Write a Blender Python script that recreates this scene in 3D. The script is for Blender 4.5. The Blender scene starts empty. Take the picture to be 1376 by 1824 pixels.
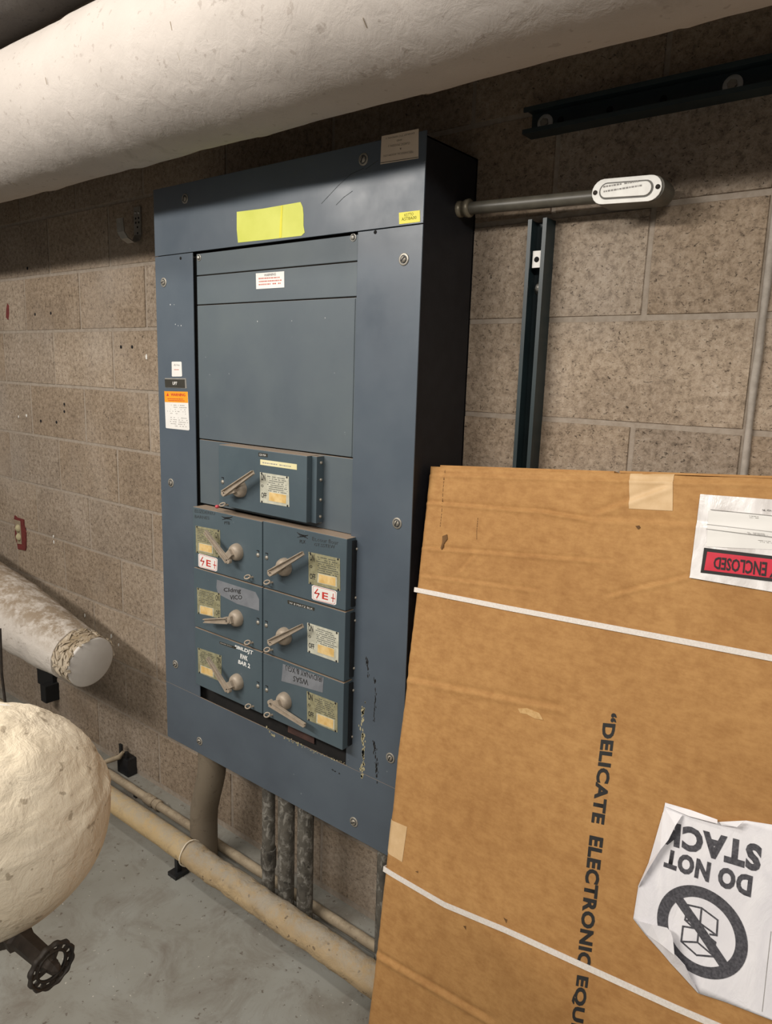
import bpy, bmesh, math, random
from mathutils import Vector, Matrix, noise
random.seed(7)
scene = bpy.context.scene
COL = scene.collection
H = 0.2032                                   # one block course

# ------------------------------------------------------------------ camera
CAMR = ((0.7818375642805149, 0.622697494195566, 0.03127065401418278),
        (0.1396520298932195, -0.12602069387198148, -0.9821487134149939),
        (-0.6076407932542178, 0.7722477681667895, -0.18548868141964248))
CAMC = Vector((1.7306668, -1.4231882, 1.5204583))
FPX = 1297.244
rx, ry, rz = (Vector(r) for r in CAMR)
cam_d = bpy.data.cameras.new('camera')
cam = bpy.data.objects.new('camera', cam_d)
COL.objects.link(cam)
cam_d.sensor_fit = 'VERTICAL'
cam_d.sensor_height = 36.0
cam_d.lens = FPX / 1824 * 36.0
cam_d.clip_start = 0.05
cam.matrix_world = Matrix(((rx.x, -ry.x, -rz.x, CAMC.x), (rx.y, -ry.y, -rz.y, CAMC.y),
                           (rx.z, -ry.z, -rz.z, CAMC.z), (0, 0, 0, 1)))
scene.camera = cam

# ------------------------------------------------------------------ light
w = bpy.data.worlds.new('World'); scene.world = w; w.use_nodes = True
w.node_tree.nodes['Background'].inputs[0].default_value = (1.0, 0.96, 0.92, 1)
w.node_tree.nodes['Background'].inputs[1].default_value = 0.16

def area(name, loc, target, sx, sy, power, color):
    d = bpy.data.lights.new(name, 'AREA'); d.shape = 'RECTANGLE'; d.size = sx; d.size_y = sy
    d.energy = power; d.color = color
    o = bpy.data.objects.new(name, d); COL.objects.link(o)
    o.location = loc
    o.rotation_euler = (Vector(target) - Vector(loc)).to_track_quat('-Z', 'Y').to_euler()
    return o
area('fluorescent_light', (-0.40, -2.6, 2.6), (0.1, -0.5, 1.4), 2.0, 0.14, 70, (1.0, 0.94, 0.87))
area('fluorescent_light', (0.45, -1.35, 2.74), (0.45, -1.0, 0.0), 1.3, 0.14, 16, (1.0, 0.93, 0.85))
area('fluorescent_light', (2.7, -2.4, 2.6), (0.9, -0.4, 1.2), 1.2, 0.14, 36, (1.0, 0.94, 0.87))

scene.view_settings.view_transform = 'Standard'
scene.view_settings.look = 'None'
scene.view_settings.exposure = 0.0
scene.view_settings.gamma = 1.0
scene.view_settings.use_curve_mapping = False

# ------------------------------------------------------------------ materials
def lin(h):
    h = h.lstrip('#')
    out = []
    for i in (0, 2, 4):
        c = int(h[i:i + 2], 16) / 255
        out.append(c / 12.92 if c <= 0.04045 else ((c + 0.055) / 1.055) ** 2.4)
    return tuple(out) + (1,)

class NT:
    def __init__(self, name, rough=0.7, metallic=0.0):
        self.m = bpy.data.materials.new(name); self.m.use_nodes = True
        self.t = self.m.node_tree; self.b = self.t.nodes['Principled BSDF']
        self.b.inputs['Roughness'].default_value = rough
        self.b.inputs['Metallic'].default_value = metallic
        self.geo = None; self._bump = None
    def n(self, typ, **kw):
        nd = self.t.nodes.new(typ)
        for k, v in kw.items(): setattr(nd, k, v)
        return nd
    def l(self, a, b): self.t.links.new(a, b)
    def pos(self, scale=(1, 1, 1)):
        if not self.geo: self.geo = self.n('ShaderNodeNewGeometry')
        mp = self.n('ShaderNodeMapping'); mp.inputs['Scale'].default_value = scale
        self.l(self.geo.outputs['Position'], mp.inputs['Vector'])
        return mp.outputs['Vector']
    def noise(self, scale, detail=4, rough=0.55, stretch=(1, 1, 1), dist=0.0):
        nd = self.n('ShaderNodeTexNoise'); nd.inputs['Scale'].default_value = scale
        nd.inputs['Detail'].default_value = detail; nd.inputs['Roughness'].default_value = rough
        nd.inputs['Distortion'].default_value = dist
        self.l(self.pos(stretch), nd.inputs['Vector'])
        return nd.outputs['Fac']
    def voro(self, scale, feature='F1', stretch=(1, 1, 1)):
        nd = self.n('ShaderNodeTexVoronoi', feature=feature); nd.inputs['Scale'].default_value = scale
        self.l(self.pos(stretch), nd.inputs['Vector'])
        return nd.outputs['Distance']
    def ramp(self, fac, stops):
        r = self.n('ShaderNodeValToRGB'); e = r.color_ramp.elements
        while len(e) > 1: e.remove(e[-1])
        e[0].position, e[0].color = stops[0]
        for p, c in stops[1:]:
            x = e.new(p); x.color = c
        self.l(fac, r.inputs['Fac'])
        return r.outputs['Color']
    def mix(self, fac, a, b, blend='MIX'):
        m = self.n('ShaderNodeMix', data_type='RGBA', blend_type=blend)
        for s, v in ((0, fac), (6, a), (7, b)):
            if isinstance(v, (int, float, tuple)): m.inputs[s].default_value = v
            else: self.l(v, m.inputs[s])
        return m.outputs[2]
    def color(self, c):
        if isinstance(c, tuple): self.b.inputs['Base Color'].default_value = c
        else: self.l(c, self.b.inputs['Base Color'])
    def bump(self, h, strength=0.3, dist=0.002):
        bp = self.n('ShaderNodeBump'); bp.inputs['Strength'].default_value = strength
        bp.inputs['Distance'].default_value = dist
        self.l(h, bp.inputs['Height'])
        if self._bump: self.l(self._bump, bp.inputs['Normal'])
        self._bump = bp.outputs['Normal']
        self.l(self._bump, self.b.inputs['Normal'])
W = lambda v: (v, v, v, 1)

def simple(name, c1, c2=None, rough=0.7, metallic=0.0, scale=30, bump=0.15, bscale=None, bd=0.001, lo=0.35, hi=0.65):
    k = NT(name, rough, metallic)
    nz = k.noise(scale)
    k.color(k.ramp(nz, [(lo, lin(c1)), (hi, lin(c2 or c1))]))
    if bump: k.bump(k.noise(bscale or scale * 6, 3), bump, bd)
    return k.m

def block_material():
    k = NT('cinder_block', 0.95)
    base = k.ramp(k.noise(5, 5, 0.6), [(0.3, lin('#9d9286')), (0.5, lin('#aba093')), (0.72, lin('#b6aca1'))])
    oi = k.n('ShaderNodeObjectInfo')
    rnd = k.ramp(oi.outputs['Random'], [(0, lin('#e4dacd')), (0.35, lin('#f3ebe0')), (0.6, lin('#e9e4de')), (1, lin('#fff8ee'))])
    base = k.mix(1.0, base, rnd, 'MULTIPLY')
    fine = k.ramp(k.noise(62, 5, 0.8), [(0.36, lin('#8f857a')), (0.5, lin('#dfd9d1')), (0.64, lin('#ffffff'))])
    base = k.mix(0.75, base, fine, 'MULTIPLY')
    pit = k.noise(120, 3, 0.6, (1, 1, 1.5), 0.9)
    speck = k.ramp(pit, [(0.30, lin('#4a4037')), (0.37, lin('#ffffff'))])
    base = k.mix(0.8, base, speck, 'MULTIPLY')
    light = k.ramp(k.noise(2.3, 3, 0.5), [(0.5, W(0)), (0.75, W(0.3))])
    base = k.mix(light, base, lin('#bdb4aa'))
    k.color(base)
    k.bump(k.noise(100, 5, 0.75), 0.7, 0.003)
    k.bump(k.ramp(pit, [(0.28, W(0)), (0.40, W(1))]), 0.6, 0.003)
    return k.m

def mortar_material():
    k = NT('mortar', 0.95)
    k.color(k.ramp(k.noise(60, 4), [(0.3, lin('#8a7e70')), (0.7, lin('#9d9285'))]))
    k.bump(k.noise(160, 4), 0.4, 0.002)
    return k.m

def floor_material():
    k = NT('painted_concrete', 0.62)
    base = k.ramp(k.noise(2.2, 6, 0.6), [(0.3, lin('#807d73')), (0.5, lin('#8e8d85')), (0.7, lin('#999a94'))])
    dirt = k.ramp(k.noise(5.5, 7, 0.74, (1, 1, 1), 0.8), [(0.47, W(0)), (0.70, W(0.7))])
    base = k.mix(dirt, base, lin('#6b6156'))
    spots = k.ramp(k.noise(46, 3, 0.6), [(0.64, W(0)), (0.69, W(0.8))])
    base = k.mix(spots, base, lin('#5b5046'))
    sp2 = k.ramp(k.noise(90, 2, 0.5), [(0.72, W(0)), (0.74, W(0.7))])
    base = k.mix(sp2, base, lin('#c7c1b6'))
    k.color(base)
    k.bump(k.noise(35, 5), 0.25, 0.002)
    return k.m

def paint_material(name, a, b, c, rough=0.36):
    k = NT(name, rough)
    base = k.ramp(k.noise(3.0, 5, 0.6), [(0.3, lin(a)), (0.5, lin(b)), (0.72, lin(c))])
    # settled dust lies on every upward face, small wear flecks elsewhere
    if not k.geo: k.pos()
    sx = k.n('ShaderNodeSeparateXYZ'); k.l(k.geo.outputs['Normal'], sx.inputs[0])
    up = k.ramp(sx.outputs['Z'], [(0.35, W(0)), (0.75, W(0.92))])
    fleck = k.ramp(k.noise(70, 2, 0.5), [(0.77, W(0)), (0.78, W(0.4))])
    base = k.mix(fleck, base, lin('#9aa0a4'))
    base = k.mix(up, base, lin('#a08c78'))
    k.color(base)
    rr = k.ramp(k.noise(9, 4), [(0.3, W(rough - 0.06)), (0.7, W(rough + 0.1))])
    k.l(rr, k.b.inputs['Roughness'])
    k.bump(k.noise(420, 2), 0.05, 0.0006)
    return k.m

def canvas_material(name, a, b, stain='#8b8178', amount=0.5, dustup=None, rough=0.8, bump=0.5):
    k = NT(name, rough)
    base = k.ramp(k.noise(4, 5, 0.6), [(0.3, lin(a)), (0.7, lin(b))])
    st = k.ramp(k.noise(7, 6, 0.7, (1, 1, 1), 1.2), [(0.58, W(0)), (0.72, W(amount))])
    base = k.mix(st, base, lin(stain))
    sp = k.ramp(k.noise(60, 2, 0.5), [(0.66, W(0)), (0.70, W(amount))])
    base = k.mix(sp, base, lin(stain))
    if dustup:
        sx = k.n('ShaderNodeSeparateXYZ'); k.l(k.geo.outputs['Normal'], sx.inputs[0])
        up = k.ramp(sx.outputs['Z'], [(0.25, W(0)), (0.8, W(1.0))])
        brk = k.ramp(k.noise(22, 6, 0.78), [(0.38, W(0)), (0.56, W(0.95))])
        f = k.mix(1.0, up, brk, 'MULTIPLY')
        base = k.mix(f, base, lin(dustup))
    k.color(base)
    k.bump(k.noise(30, 6, 0.62, (1, 1, 1), 0.5), bump, 0.006)
    k.bump(k.noise(240, 2), 0.15, 0.001)
    return k.m

def mottled_material():
    k = NT('mottled_conduit', 0.55)
    base = k.ramp(k.noise(30, 4, 0.6), [(0.35, lin('#4a4741')), (0.6, lin('#5f5b53'))])
    base = k.mix(k.ramp(k.noise(55, 5, 0.7, (1, 1, .7), .6), [(0.5, W(0)), (0.62, W(0.75))]), base, lin('#9a978f'))
    base = k.mix(k.ramp(k.noise(42, 3, 0.6), [(0.62, W(0)), (0.68, W(0.8))]), base, lin('#34322e'))
    k.color(base)
    return k.m

def cardboard_material():
    k = NT('cardboard', 0.82)
    base = k.ramp(k.noise(4, 4), [(0.3, lin('#aa7e49')), (0.7, lin('#b78b54'))])
    fib = k.ramp(k.noise(130, 5, 0.7, (0.35, 1, 1)), [(0.3, lin('#d8c8b4')), (0.6, lin('#ffffff'))])
    base = k.mix(0.45, base, fib, 'MULTIPLY')
    base = k.mix(0.5, base, k.ramp(k.noise(38, 5, 0.7), [(0.35, lin('#d9ccba')), (0.6, lin('#ffffff'))]), 'MULTIPLY')
    k.color(base)
    k.bump(k.noise(150, 3, 0.6, (0.12, 1, 1)), 0.12, 0.001)
    return k.m

def film_material(name, a, b, rough):
    k = NT(name, rough)
    k.color(k.ramp(k.noise(22, 4, 0.6, (1, 1, 0.4), 0.7), [(0.35, lin(a)), (0.62, lin(b))]))
    k.bump(k.noise(35, 4, 0.6, (1, 1, 0.35), 0.8), 0.5, 0.004)
    return k.m

M = dict(
    block=block_material(), mortar=mortar_material(), floor=floor_material(),
    ceiling=simple('ceiling_concrete', '#6b655d', '#7b746b', 0.9),
    blue=paint_material('slate_blue_paint', '#48515b', '#4f5963', '#555f68'),
    blue_unit=paint_material('blue_grey_paint', '#434f57', '#4a585f', '#525f66', 0.45),
    blue_filler=paint_material('grey_blue_paint', '#4d575f', '#545e64', '#5a6467', 0.5),
    inner=simple('dark_interior', '#191817', '#221f1d', 0.9),
    enclosure=simple('enclosure_black', '#14151a', '#1a1b20', 0.55),
    sealant=simple('grey_sealant', '#948c82', '#a59d93', 0.9, scale=60, bump=0.4),
    washer=simple('bright_washer', '#c9c6bf', '#d6d3cc', 0.55, 0.0, 60, 0.05),
    black=simple('black_paint', '#17181a', '#1f2022', 0.5),
    canvas=canvas_material('white_canvas_wrap', '#aca59e', '#b8b1aa', '#877c73', 0.4, None, 0.8, 0.35),
    canvas_end=canvas_material('white_end_canvas', '#b9b1a8', '#c8c1b8', '#7d7060', 0.5, '#8a7a66', 0.85, 0.7),
    capface=simple('end_cap_plaster', '#cfc9c2', '#dbd6cf', 0.85, scale=9, bump=0.4, bscale=40),
    torn=canvas_material('torn_canvas', '#a89880', '#c2b6a3', '#6d5d47', 0.7, '#8e7d63', 0.9, 0.9),
    cream=canvas_material('cream_insulation', '#d9cbb0', '#e8dcc6', '#7d6c55', 0.55, None, 0.9, 0.9),
    yellow=canvas_material('yellowed_insulation', '#b0976d', '#c0a980', '#85725a', 0.5, '#a89c86', 0.9, 0.7),
    dusty=canvas_material('dust_on_pipe', '#80725f', '#94866f', '#5b5044', 0.4, '#a89a83', 0.9, 0.4),
    greypipe=canvas_material('grey_pipe_wrap', '#5f5b58', '#6d6863', '#3b3a3c', 0.4),
    conduit=mottled_material(),
    conduit_tan=canvas_material('dusty_conduit', '#6d6252', '#7b7060', '#574d40', 0.5, None, 0.7, 0.15),
    conduit_grey=simple('painted_conduit', '#4e4b42', '#5a564c', 0.42, scale=40, bump=0.08),
    strut=simple('dark_green_strut', '#1d2a2d', '#253336', 0.42, scale=12, bump=0.06),
    zinc=simple('zinc_steel', '#a5a29b', '#bdbab2', 0.4, 0.6, 60, 0.05),
    screw=simple('dull_screw', '#8f8a80', '#a8a398', 0.45, 0.5, 90, 0.1),
    cast=simple('dusty_zinc_handle', '#978b7c', '#aa9d8c', 0.5, 0.15, 60, 0.12),
    plate=simple('engraved_plate', '#8f8a6c', '#a9a585', 0.4, 0.25, 70, 0.05),
    plate_grey=simple('engraved_plate_clean', '#bab9a8', '#cdccbb', 0.4, 0.1, 70, 0.05),
    amber=simple('amber_window', '#cda967', '#e0c48c', 0.4, 0, 50, 0.05),
    ink=simple('black_ink', '#1d1c1b', '#242322', 0.7, bump=0),
    faded=simple('faded_ink', '#33383a', '#3d4245', 0.7, bump=0),
    greyink=simple('grey_print', '#8b8884', '#9a9793', 0.8, bump=0),
    stampink=simple('stencil_ink', '#3a393e', '#58575c', 0.8, scale=260, bump=0),
    redink=simple('red_ink', '#b5241c', '#c4372b', 0.7, bump=0),
    paleredink=simple('pale_red_print', '#b8685c', '#c27a6d', 0.7, bump=0),
    white=simple('white_sticker', '#dcdad5', '#e6e4df', 0.5, scale=8, bump=0.03),
    whitepaint=simple('white_marker', '#e2e2de', '#eeeeea', 0.6, bump=0),
    beige=simple('beige_label', '#d6c3ad', '#dfcdb8', 0.6, scale=10, bump=0.03),
    neon=simple('neon_tape', '#ccd154', '#d8dc66', 0.5, scale=10, bump=0.05),
    yellowst=simple('yellow_sticker', '#dcd422', '#e6de34', 0.45, scale=10, bump=0),
    paleyellow=simple('pale_yellow_strip', '#d8cf9c', '#e2dab0', 0.5, scale=10, bump=0),
    orange=simple('orange_sticker', '#e58f16', '#ee9c22', 0.5, scale=10, bump=0),
    greytape=simple('grey_tape', '#6f7277', '#7d8085', 0.55, scale=25, bump=0.1),
    blackplate=simple('engraved_black_plate', '#33312b', '#3b3932', 0.35, bump=0),
    board=cardboard_material(),
    strap=simple('white_woven_strap', '#d3cbc2', '#e0d9d1', 0.6, scale=300, bump=0.3, bscale=500),
    cleartape=simple('pale_packing_tape', '#c7a679', '#d3b489', 0.6, scale=30, bump=0.08),
    paper=film_material('crumpled_paper', '#dedce0', '#eae8ea', 0.6),
    pouch=film_material('clear_pouch_film', '#cdc8c4', '#efecea', 0.25),
    red=simple('red_print', '#c21d35', '#cf2a40', 0.35, bump=0),
    redpaint=simple('old_red_paint', '#5c211f', '#6b2a26', 0.7, scale=60, bump=0.2),
    iron=simple('black_iron', '#26211d', '#39322b', 0.6, 0.2, 40, 0.3),
    rust=simple('rusty_iron', '#2b241e', '#40362d', 0.7, 0.1, 40, 0.4),
    rustplate=simple('rust_brown_plate', '#4a3530', '#5a4038', 0.7, scale=40, bump=0.1),
    copper=simple('copper_screw', '#a8643a', '#bb7548', 0.4, 0.6, 60, 0),
    chip=simple('bare_primer', '#9a9272', '#b3aa88', 0.8, scale=90, bump=0.1),
    tear=simple('torn_cardboard_core', '#5a3f22', '#6e4f2c', 0.9, scale=60, bump=0.2),
    hole=simple('deep_hole', '#0c0b0b', '#100f0f', 0.95, bump=0),
    embossed=simple('white_cover', '#e2e0da', '#ecebe5', 0.5, scale=60, bump=0.2),
    gasket=simple('grey_gasket', '#5c5a55', '#67655f', 0.6, bump=0),
)

# ------------------------------------------------------------------ mesh helpers
class MB:
    def __init__(self): self.v = []; self.f = []; self.sm = []
    def add(self, vs, fs, smooth=False):
        o = len(self.v)
        self.v += [tuple(p) for p in vs]
        for f in fs:
            self.f.append(tuple(i + o for i in f)); self.sm.append(smooth)
        return self
    def box(self, x0, x1, y0, y1, z0, z1):
        vs = [(x, y, z) for z in (z0, z1) for y in (y0, y1) for x in (x0, x1)]
        return self.add(vs, [(0, 2, 3, 1), (4, 5, 7, 6), (0, 1, 5, 4), (2, 6, 7, 3), (0, 4, 6, 2), (1, 3, 7, 5)])
    def prism(self, pts0, pts1):
        n = len(pts0)
        fs = [tuple(range(n))[::-1], tuple(range(n, 2 * n))]
        fs += [(i, (i + 1) % n, n + (i + 1) % n, n + i) for i in range(n)]
        return self.add(list(pts0) + list(pts1), fs)
    def lathe(self, p, axis, prof, n=20, smooth=True, caps=True):
        p = Vector(p); a = Vector(axis).normalized()
        u = a.orthogonal().normalized(); v = a.cross(u)
        vs = []; fs = []
        for d, r in prof:
            for i in range(n):
                t = 2 * math.pi * i / n
                vs.append(p + a * d + (u * math.cos(t) + v * math.sin(t)) * r)
        for j in range(len(prof) - 1):
            for i in range(n):
                fs.append((j * n + i, j * n + (i + 1) % n, (j + 1) * n + (i + 1) % n, (j + 1) * n + i))
        self.add(vs, fs, smooth)
        if caps:
            for j, rev in ((0, True), (len(prof) - 1, False)):
                if prof[j][1] > 1e-5:
                    idx = list(range(j * n, j * n + n))
                    self.add([vs[k] for k in idx], [tuple(range(n))[::-1] if rev else tuple(range(n))])
        return self
    def tube(self, path, r, n=14, smooth=True, caps=True):
        path = [Vector(p) for p in path]
        rs = r if isinstance(r, (list, tuple)) else [r] * len(path)
        vs = []; fs = []
        d0 = (path[1] - path[0]).normalized(); u = d0.orthogonal().normalized()
        for k, p in enumerate(path):
            d = (path[min(k + 1, len(path) - 1)] - path[max(k - 1, 0)]).normalized()
            u = (u - d * u.dot(d)).normalized(); v = d.cross(u)
            for i in range(n):
                t = 2 * math.pi * i / n
                vs.append(p + (u * math.cos(t) + v * math.sin(t)) * rs[k])
        for k in range(len(path) - 1):
            for i in range(n):
                fs.append((k * n + i, k * n + (i + 1) % n, (k + 1) * n + (i + 1) % n, (k + 1) * n + i))
        self.add(vs, fs, smooth)
        if caps:
            self.add(vs[:n], [tuple(range(n))[::-1]]); self.add(vs[-n:], [tuple(range(n))])
        return self
    def build(self, name, mat, parent=None, bevel=0, merge=False, stuff=False):
        me = bpy.data.meshes.new(name)
        me.from_pydata(self.v, [], self.f)
        me.polygons.foreach_set('use_smooth', self.sm)
        bm = bmesh.new(); bm.from_mesh(me)
        if merge: bmesh.ops.remove_doubles(bm, verts=bm.verts, dist=1e-5)
        bmesh.ops.recalc_face_normals(bm, faces=bm.faces)
        if bevel:
            bmesh.ops.bevel(bm, geom=[e for e in bm.edges if e.calc_face_angle(0) > 0.6], offset=bevel, segments=2, profile=0.6, affect='EDGES', clamp_overlap=True)
        bm.to_mesh(me); bm.free()
        me.materials.append(mat)
        o = bpy.data.objects.new(name, me)
        COL.objects.link(o)
        attach(o, parent)
        if stuff: o['kind'] = 'stuff'
        return o

def attach(o, parent):
    if parent is not None:
        o.parent = parent
        if parent.parent is None and parent.type == 'EMPTY':
            o.matrix_parent_inverse = Matrix.Translation(-Vector(parent.location))

def tag(o, label=None, cat=None, group=None, kind=None):
    for k, v in (('label', label), ('category', cat), ('group', group), ('kind', kind)):
        if v: o[k] = v
    return o

def thing(name, loc, label, cat, group=None):
    o = bpy.data.objects.new(name, None); COL.objects.link(o)
    o.location = loc; o.empty_display_size = 0.05
    return tag(o, label, cat, group)

class Plane:
    """A real flat surface: origin, right and up axes, outward normal. Photo pixels are turned into points on it."""
    def __init__(self, p0, n, right=None):
        self.p0 = Vector(p0); self.n = Vector(n).normalized()
        r = Vector(right) if right else Vector((1, 0, 0))
        self.r = (r - self.n * r.dot(self.n)).normalized()
        self.u = self.n.cross(self.r)
    def px(self, u, v):
        x, y = (u - 688) / FPX, (v - 912) / FPX
        d = Vector((rx.x * x + ry.x * y + rz.x, rx.y * x + ry.y * y + rz.y, rx.z * x + ry.z * y + rz.z))
        s = self.n.dot(self.p0 - CAMC) / self.n.dot(d)
        q = CAMC + d * s - self.p0
        return (q.dot(self.r), q.dot(self.u))
    def pt(self, a, b, h=0.0): return self.p0 + self.r * a + self.u * b + self.n * h
    def w(self, u, v, h=0.0): return self.pt(*self.px(u, v), h)
    def poly(self, pxs, h0, h1, mb=None):
        ab = [self.px(*q) for q in pxs]
        return self.polyab(ab, h0, h1, mb)
    def polyab(self, ab, h0, h1, mb=None):
        mb = mb or MB()
        mb.prism([self.pt(a, b, h0) for a, b in ab], [self.pt(a, b, h1) for a, b in ab])
        return mb
    def stroke(self, pxs, wpx, h0, h1, mb=None):
        mb = mb or MB()
        ab = [self.px(*q) for q in pxs]
        return self.strokeab(ab, wpx, h0, h1, mb)
    def strokeab(self, ab, wd, h0, h1, mb=None):
        mb = mb or MB()
        for (a0, b0), (a1, b1) in zip(ab, ab[1:]):
            L = math.hypot(a1 - a0, b1 - b0) or 1e-6
            nx, ny = -(b1 - b0) / L * wd / 2, (a1 - a0) / L * wd / 2
            ex, ey = (a1 - a0) / L * wd * .3, (b1 - b0) / L * wd * .3
            self.polyab([(a0 + nx - ex, b0 + ny - ey), (a1 + nx + ex, b1 + ny + ey), (a1 - nx + ex, b1 - ny + ey), (a0 - nx - ex, b0 - ny - ey)], h0, h1, mb)
        return mb
    def text(self, s, quad, name, mat, parent, bold=0.02, shear=0.0, h=0.0006, space=1.0, res=2):
        """Lettering fitted to a four-cornered patch: top-left, top-right, bottom-right, bottom-left in reading order."""
        cu = bpy.data.curves.new('t', 'FONT'); cu.body = s; cu.offset = bold; cu.shear = shear; cu.space_character = space; cu.resolution_u = res
        ob = bpy.data.objects.new('t', cu); COL.objects.link(ob)
        me = bpy.data.meshes.new_from_object(ob.evaluated_get(bpy.context.evaluated_depsgraph_get()))
        bpy.data.objects.remove(ob); bpy.data.curves.remove(cu)
        xs = [v.co.x for v in me.vertices]; ys = [v.co.y for v in me.vertices]
        x0, x1, y0, y1 = min(xs), max(xs), min(ys), max(ys)
        q = [self.px(*c) for c in quad]
        hf = h if callable(h) else (lambda a, b: h)
        for v in me.vertices:
            s_ = (v.co.x - x0) / max(x1 - x0, 1e-6); t_ = (y1 - v.co.y) / max(y1 - y0, 1e-6)
            ab = [(1 - t_) * ((1 - s_) * q[0][i] + s_ * q[1][i]) + t_ * ((1 - s_) * q[3][i] + s_ * q[2][i]) for i in (0, 1)]
            v.co = self.pt(ab[0], ab[1], hf(ab[0], ab[1]))
        me.name = name
        me.materials.clear(); me.materials.append(mat)
        o = bpy.data.objects.new(name, me); COL.objects.link(o)
        attach(o, parent)
        return o

def lerp(a, b, t): return a + (b - a) * t
def c(ox, oy, s): return lambda *p: [(ox + x * s, oy + y * s) for x, y in p]
NEG_Y = (0, -1, 0)
WALL = Plane((0, 0, 0), NEG_Y)
FRONT = Plane((0, -0.20, 0), NEG_Y)
FILL = Plane((0, -0.19, 0), NEG_Y)
UNIT = Plane((0, -0.23, 0), NEG_Y)

# ================================================================== STRUCTURE
XW0, XW1 = -4.27, 2.64
wb = MB().box(XW0, XW1, 0.0022, 0.2, -0.02, 2.86)
wall = tag(wb.build('wall_back', M['mortar']), 'grey brown concrete block wall behind the electrical panel', None, None, 'structure')

def block_mesh(L, h, seed):
    rnd = random.Random(seed)
    d, bv = 0.0, 0.0025
    x, z = L / 2 - 0.0038, h / 2 - 0.0038
    nx, nz = (4, 2) if L > 0.3 else (2, 2)
    vs = []; fs = []
    for j in range(nz + 1):
        for i in range(nx + 1):
            fx, fz = -x + bv + (2 * x - 2 * bv) * i / nx, -z + bv + (2 * z - 2 * bv) * j / nz
            edge = 0.0007 if (i in (0, nx) or j in (0, nz)) else 0.0
            vs.append((fx + rnd.uniform(-1, 1) * 0.0008, -0.001 + edge + rnd.uniform(-1, 1) * 0.0009, fz + rnd.uniform(-1, 1) * 0.0008))
    for j in range(nz):
        for i in range(nx):
            a = j * (nx + 1) + i
            fs.append((a, a + 1, a + nx + 2, a + nx + 1))
    rim = [i for i in range(nx + 1)] + [(j + 1) * (nx + 1) - 1 for j in range(1, nz + 1)] + \
          [nz * (nx + 1) + i for i in range(nx - 1, -1, -1)] + [j * (nx + 1) for j in range(nz - 1, 0, -1)]
    o = len(vs)
    for k in rim:
        px, py, pz = vs[k]
        vs.append((max(-x, min(x, px * 1.0 + math.copysign(bv * 1.2, px) if abs(px) > x - 2 * bv else px)), 0.006,
                   max(-z, min(z, pz + math.copysign(bv * 1.2, pz) if abs(pz) > z - 2 * bv else pz))))
    n = len(rim)
    for i in range(n):
        fs.append((rim[(i + 1) % n], rim[i], o + i, o + (i + 1) % n))
    me = bpy.data.meshes.new('block'); me.from_pydata(vs, [], fs); me.materials.append(M['block'])
    return me
FULL = [block_mesh(2 * H, H, k) for k in range(6)]
HALF = [block_mesh(H, H, 20 + k) for k in range(2)]
for row in range(-4, 9):                      # row index counts courses down from the joint at 1.845 m
    zc = 1.845 - (row + 0.5) * H
    if zc > 2.76: continue
    odd = (row + 1) % 2                        # even multiples of H carry the head joints on odd rows
    start = -21 if odd else -20
    xs = []
    k = start
    # row between joint (row) and joint (row+1): joint index row+1 odd -> heads at even multiples
    par = 0 if (row + 1) % 2 == 1 else 1
    k = -20 if par == 0 else -21
    while k < 12:
        if k == 6 and par == 0:
            xs += [(6, 7), (7, 8)]; k = 8; continue
        xs.append((k, k + 2)); k += 2
    for a, b in xs:
        me = random.choice(FULL if b - a == 2 else HALF)
        o = bpy.data.objects.new('block', me); COL.objects.link(o)
        o.location = ((a + b) / 2 * H, random.uniform(-0.0008, 0.0004), zc)
        o.parent = wall
# caulked control joint down the wall
sj = MB()
rnd = random.Random(3)
pr = [(7 * H + rnd.uniform(-0.001, 0.001) + 0.006 * math.sin(z_ * 1.1), z_) for z_ in [0.02 + 0.06 * i for i in range(46)]]
pth = [(x, -0.003 + rnd.uniform(-0.0012, 0.0012), z) for x, z in pr]
sj.tube(pth, [0.0065 + rnd.uniform(-0.001, 0.0012) for _ in pth], 8)
sj.build('sealant_joint', M['sealant'], wall)
# chips of white paint and filled holes on the wall
fl = MB()
for (u, v, s) in [(96, 955, .008), (97, 965, .009), (199, 1133, .012), (212, 1148, .007), (152, 1096, .01), (262, 635, .012), (48, 740, .008), (34, 742, .006), (313, 578, .004)]:
    a, b = WALL.px(u, v)
    WALL.polyab([(a + s * .5 * math.cos(t) * random.uniform(.5, 1), b + s * math.sin(t) * random.uniform(.6, 1)) for t in [i * 1.05 for i in range(6)]], 0.0005, 0.003, fl)
fl.build('paint_chip', M['whitepaint'], wall, stuff=True)
rp = MB(); a, b = WALL.px(14, 556)
WALL.polyab([(a + .03 * x, b + .035 * y) for x, y in ((-.5, -.6), (.1, -.9), (.5, -.2), (.6, .7), (.1, 1), (-.3, .3))], 0.0005, 0.002, rp)
rp.build('red_paint_mark', M['redpaint'], wall)
hl = MB()
for (u, v) in [(63, 560), (91, 558), (73, 750), (101, 752), (115, 720), (115, 733), (216, 618), (236, 618), (49, 478)]:
    hl.lathe(WALL.w(u, v, 0.0016), (0, 1, 0), [(0, 0.0), (0.0001, .006), (0.002, .006)], 8)
hl.build('anchor_hole', M['hole'], wall, stuff=True)

fb = MB().box(XW0, XW1, -4.2, 0.2, -0.15, 0.0)
floor = tag(fb.build('floor', M['floor']), 'grey painted concrete floor with stains', None, None, 'structure')
cb = MB().box(XW0, XW1, -4.2, 0.2, 2.86, 3.0)
tag(cb.build('ceiling', M['ceiling']), 'dark concrete ceiling', None, None, 'structure')

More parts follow.
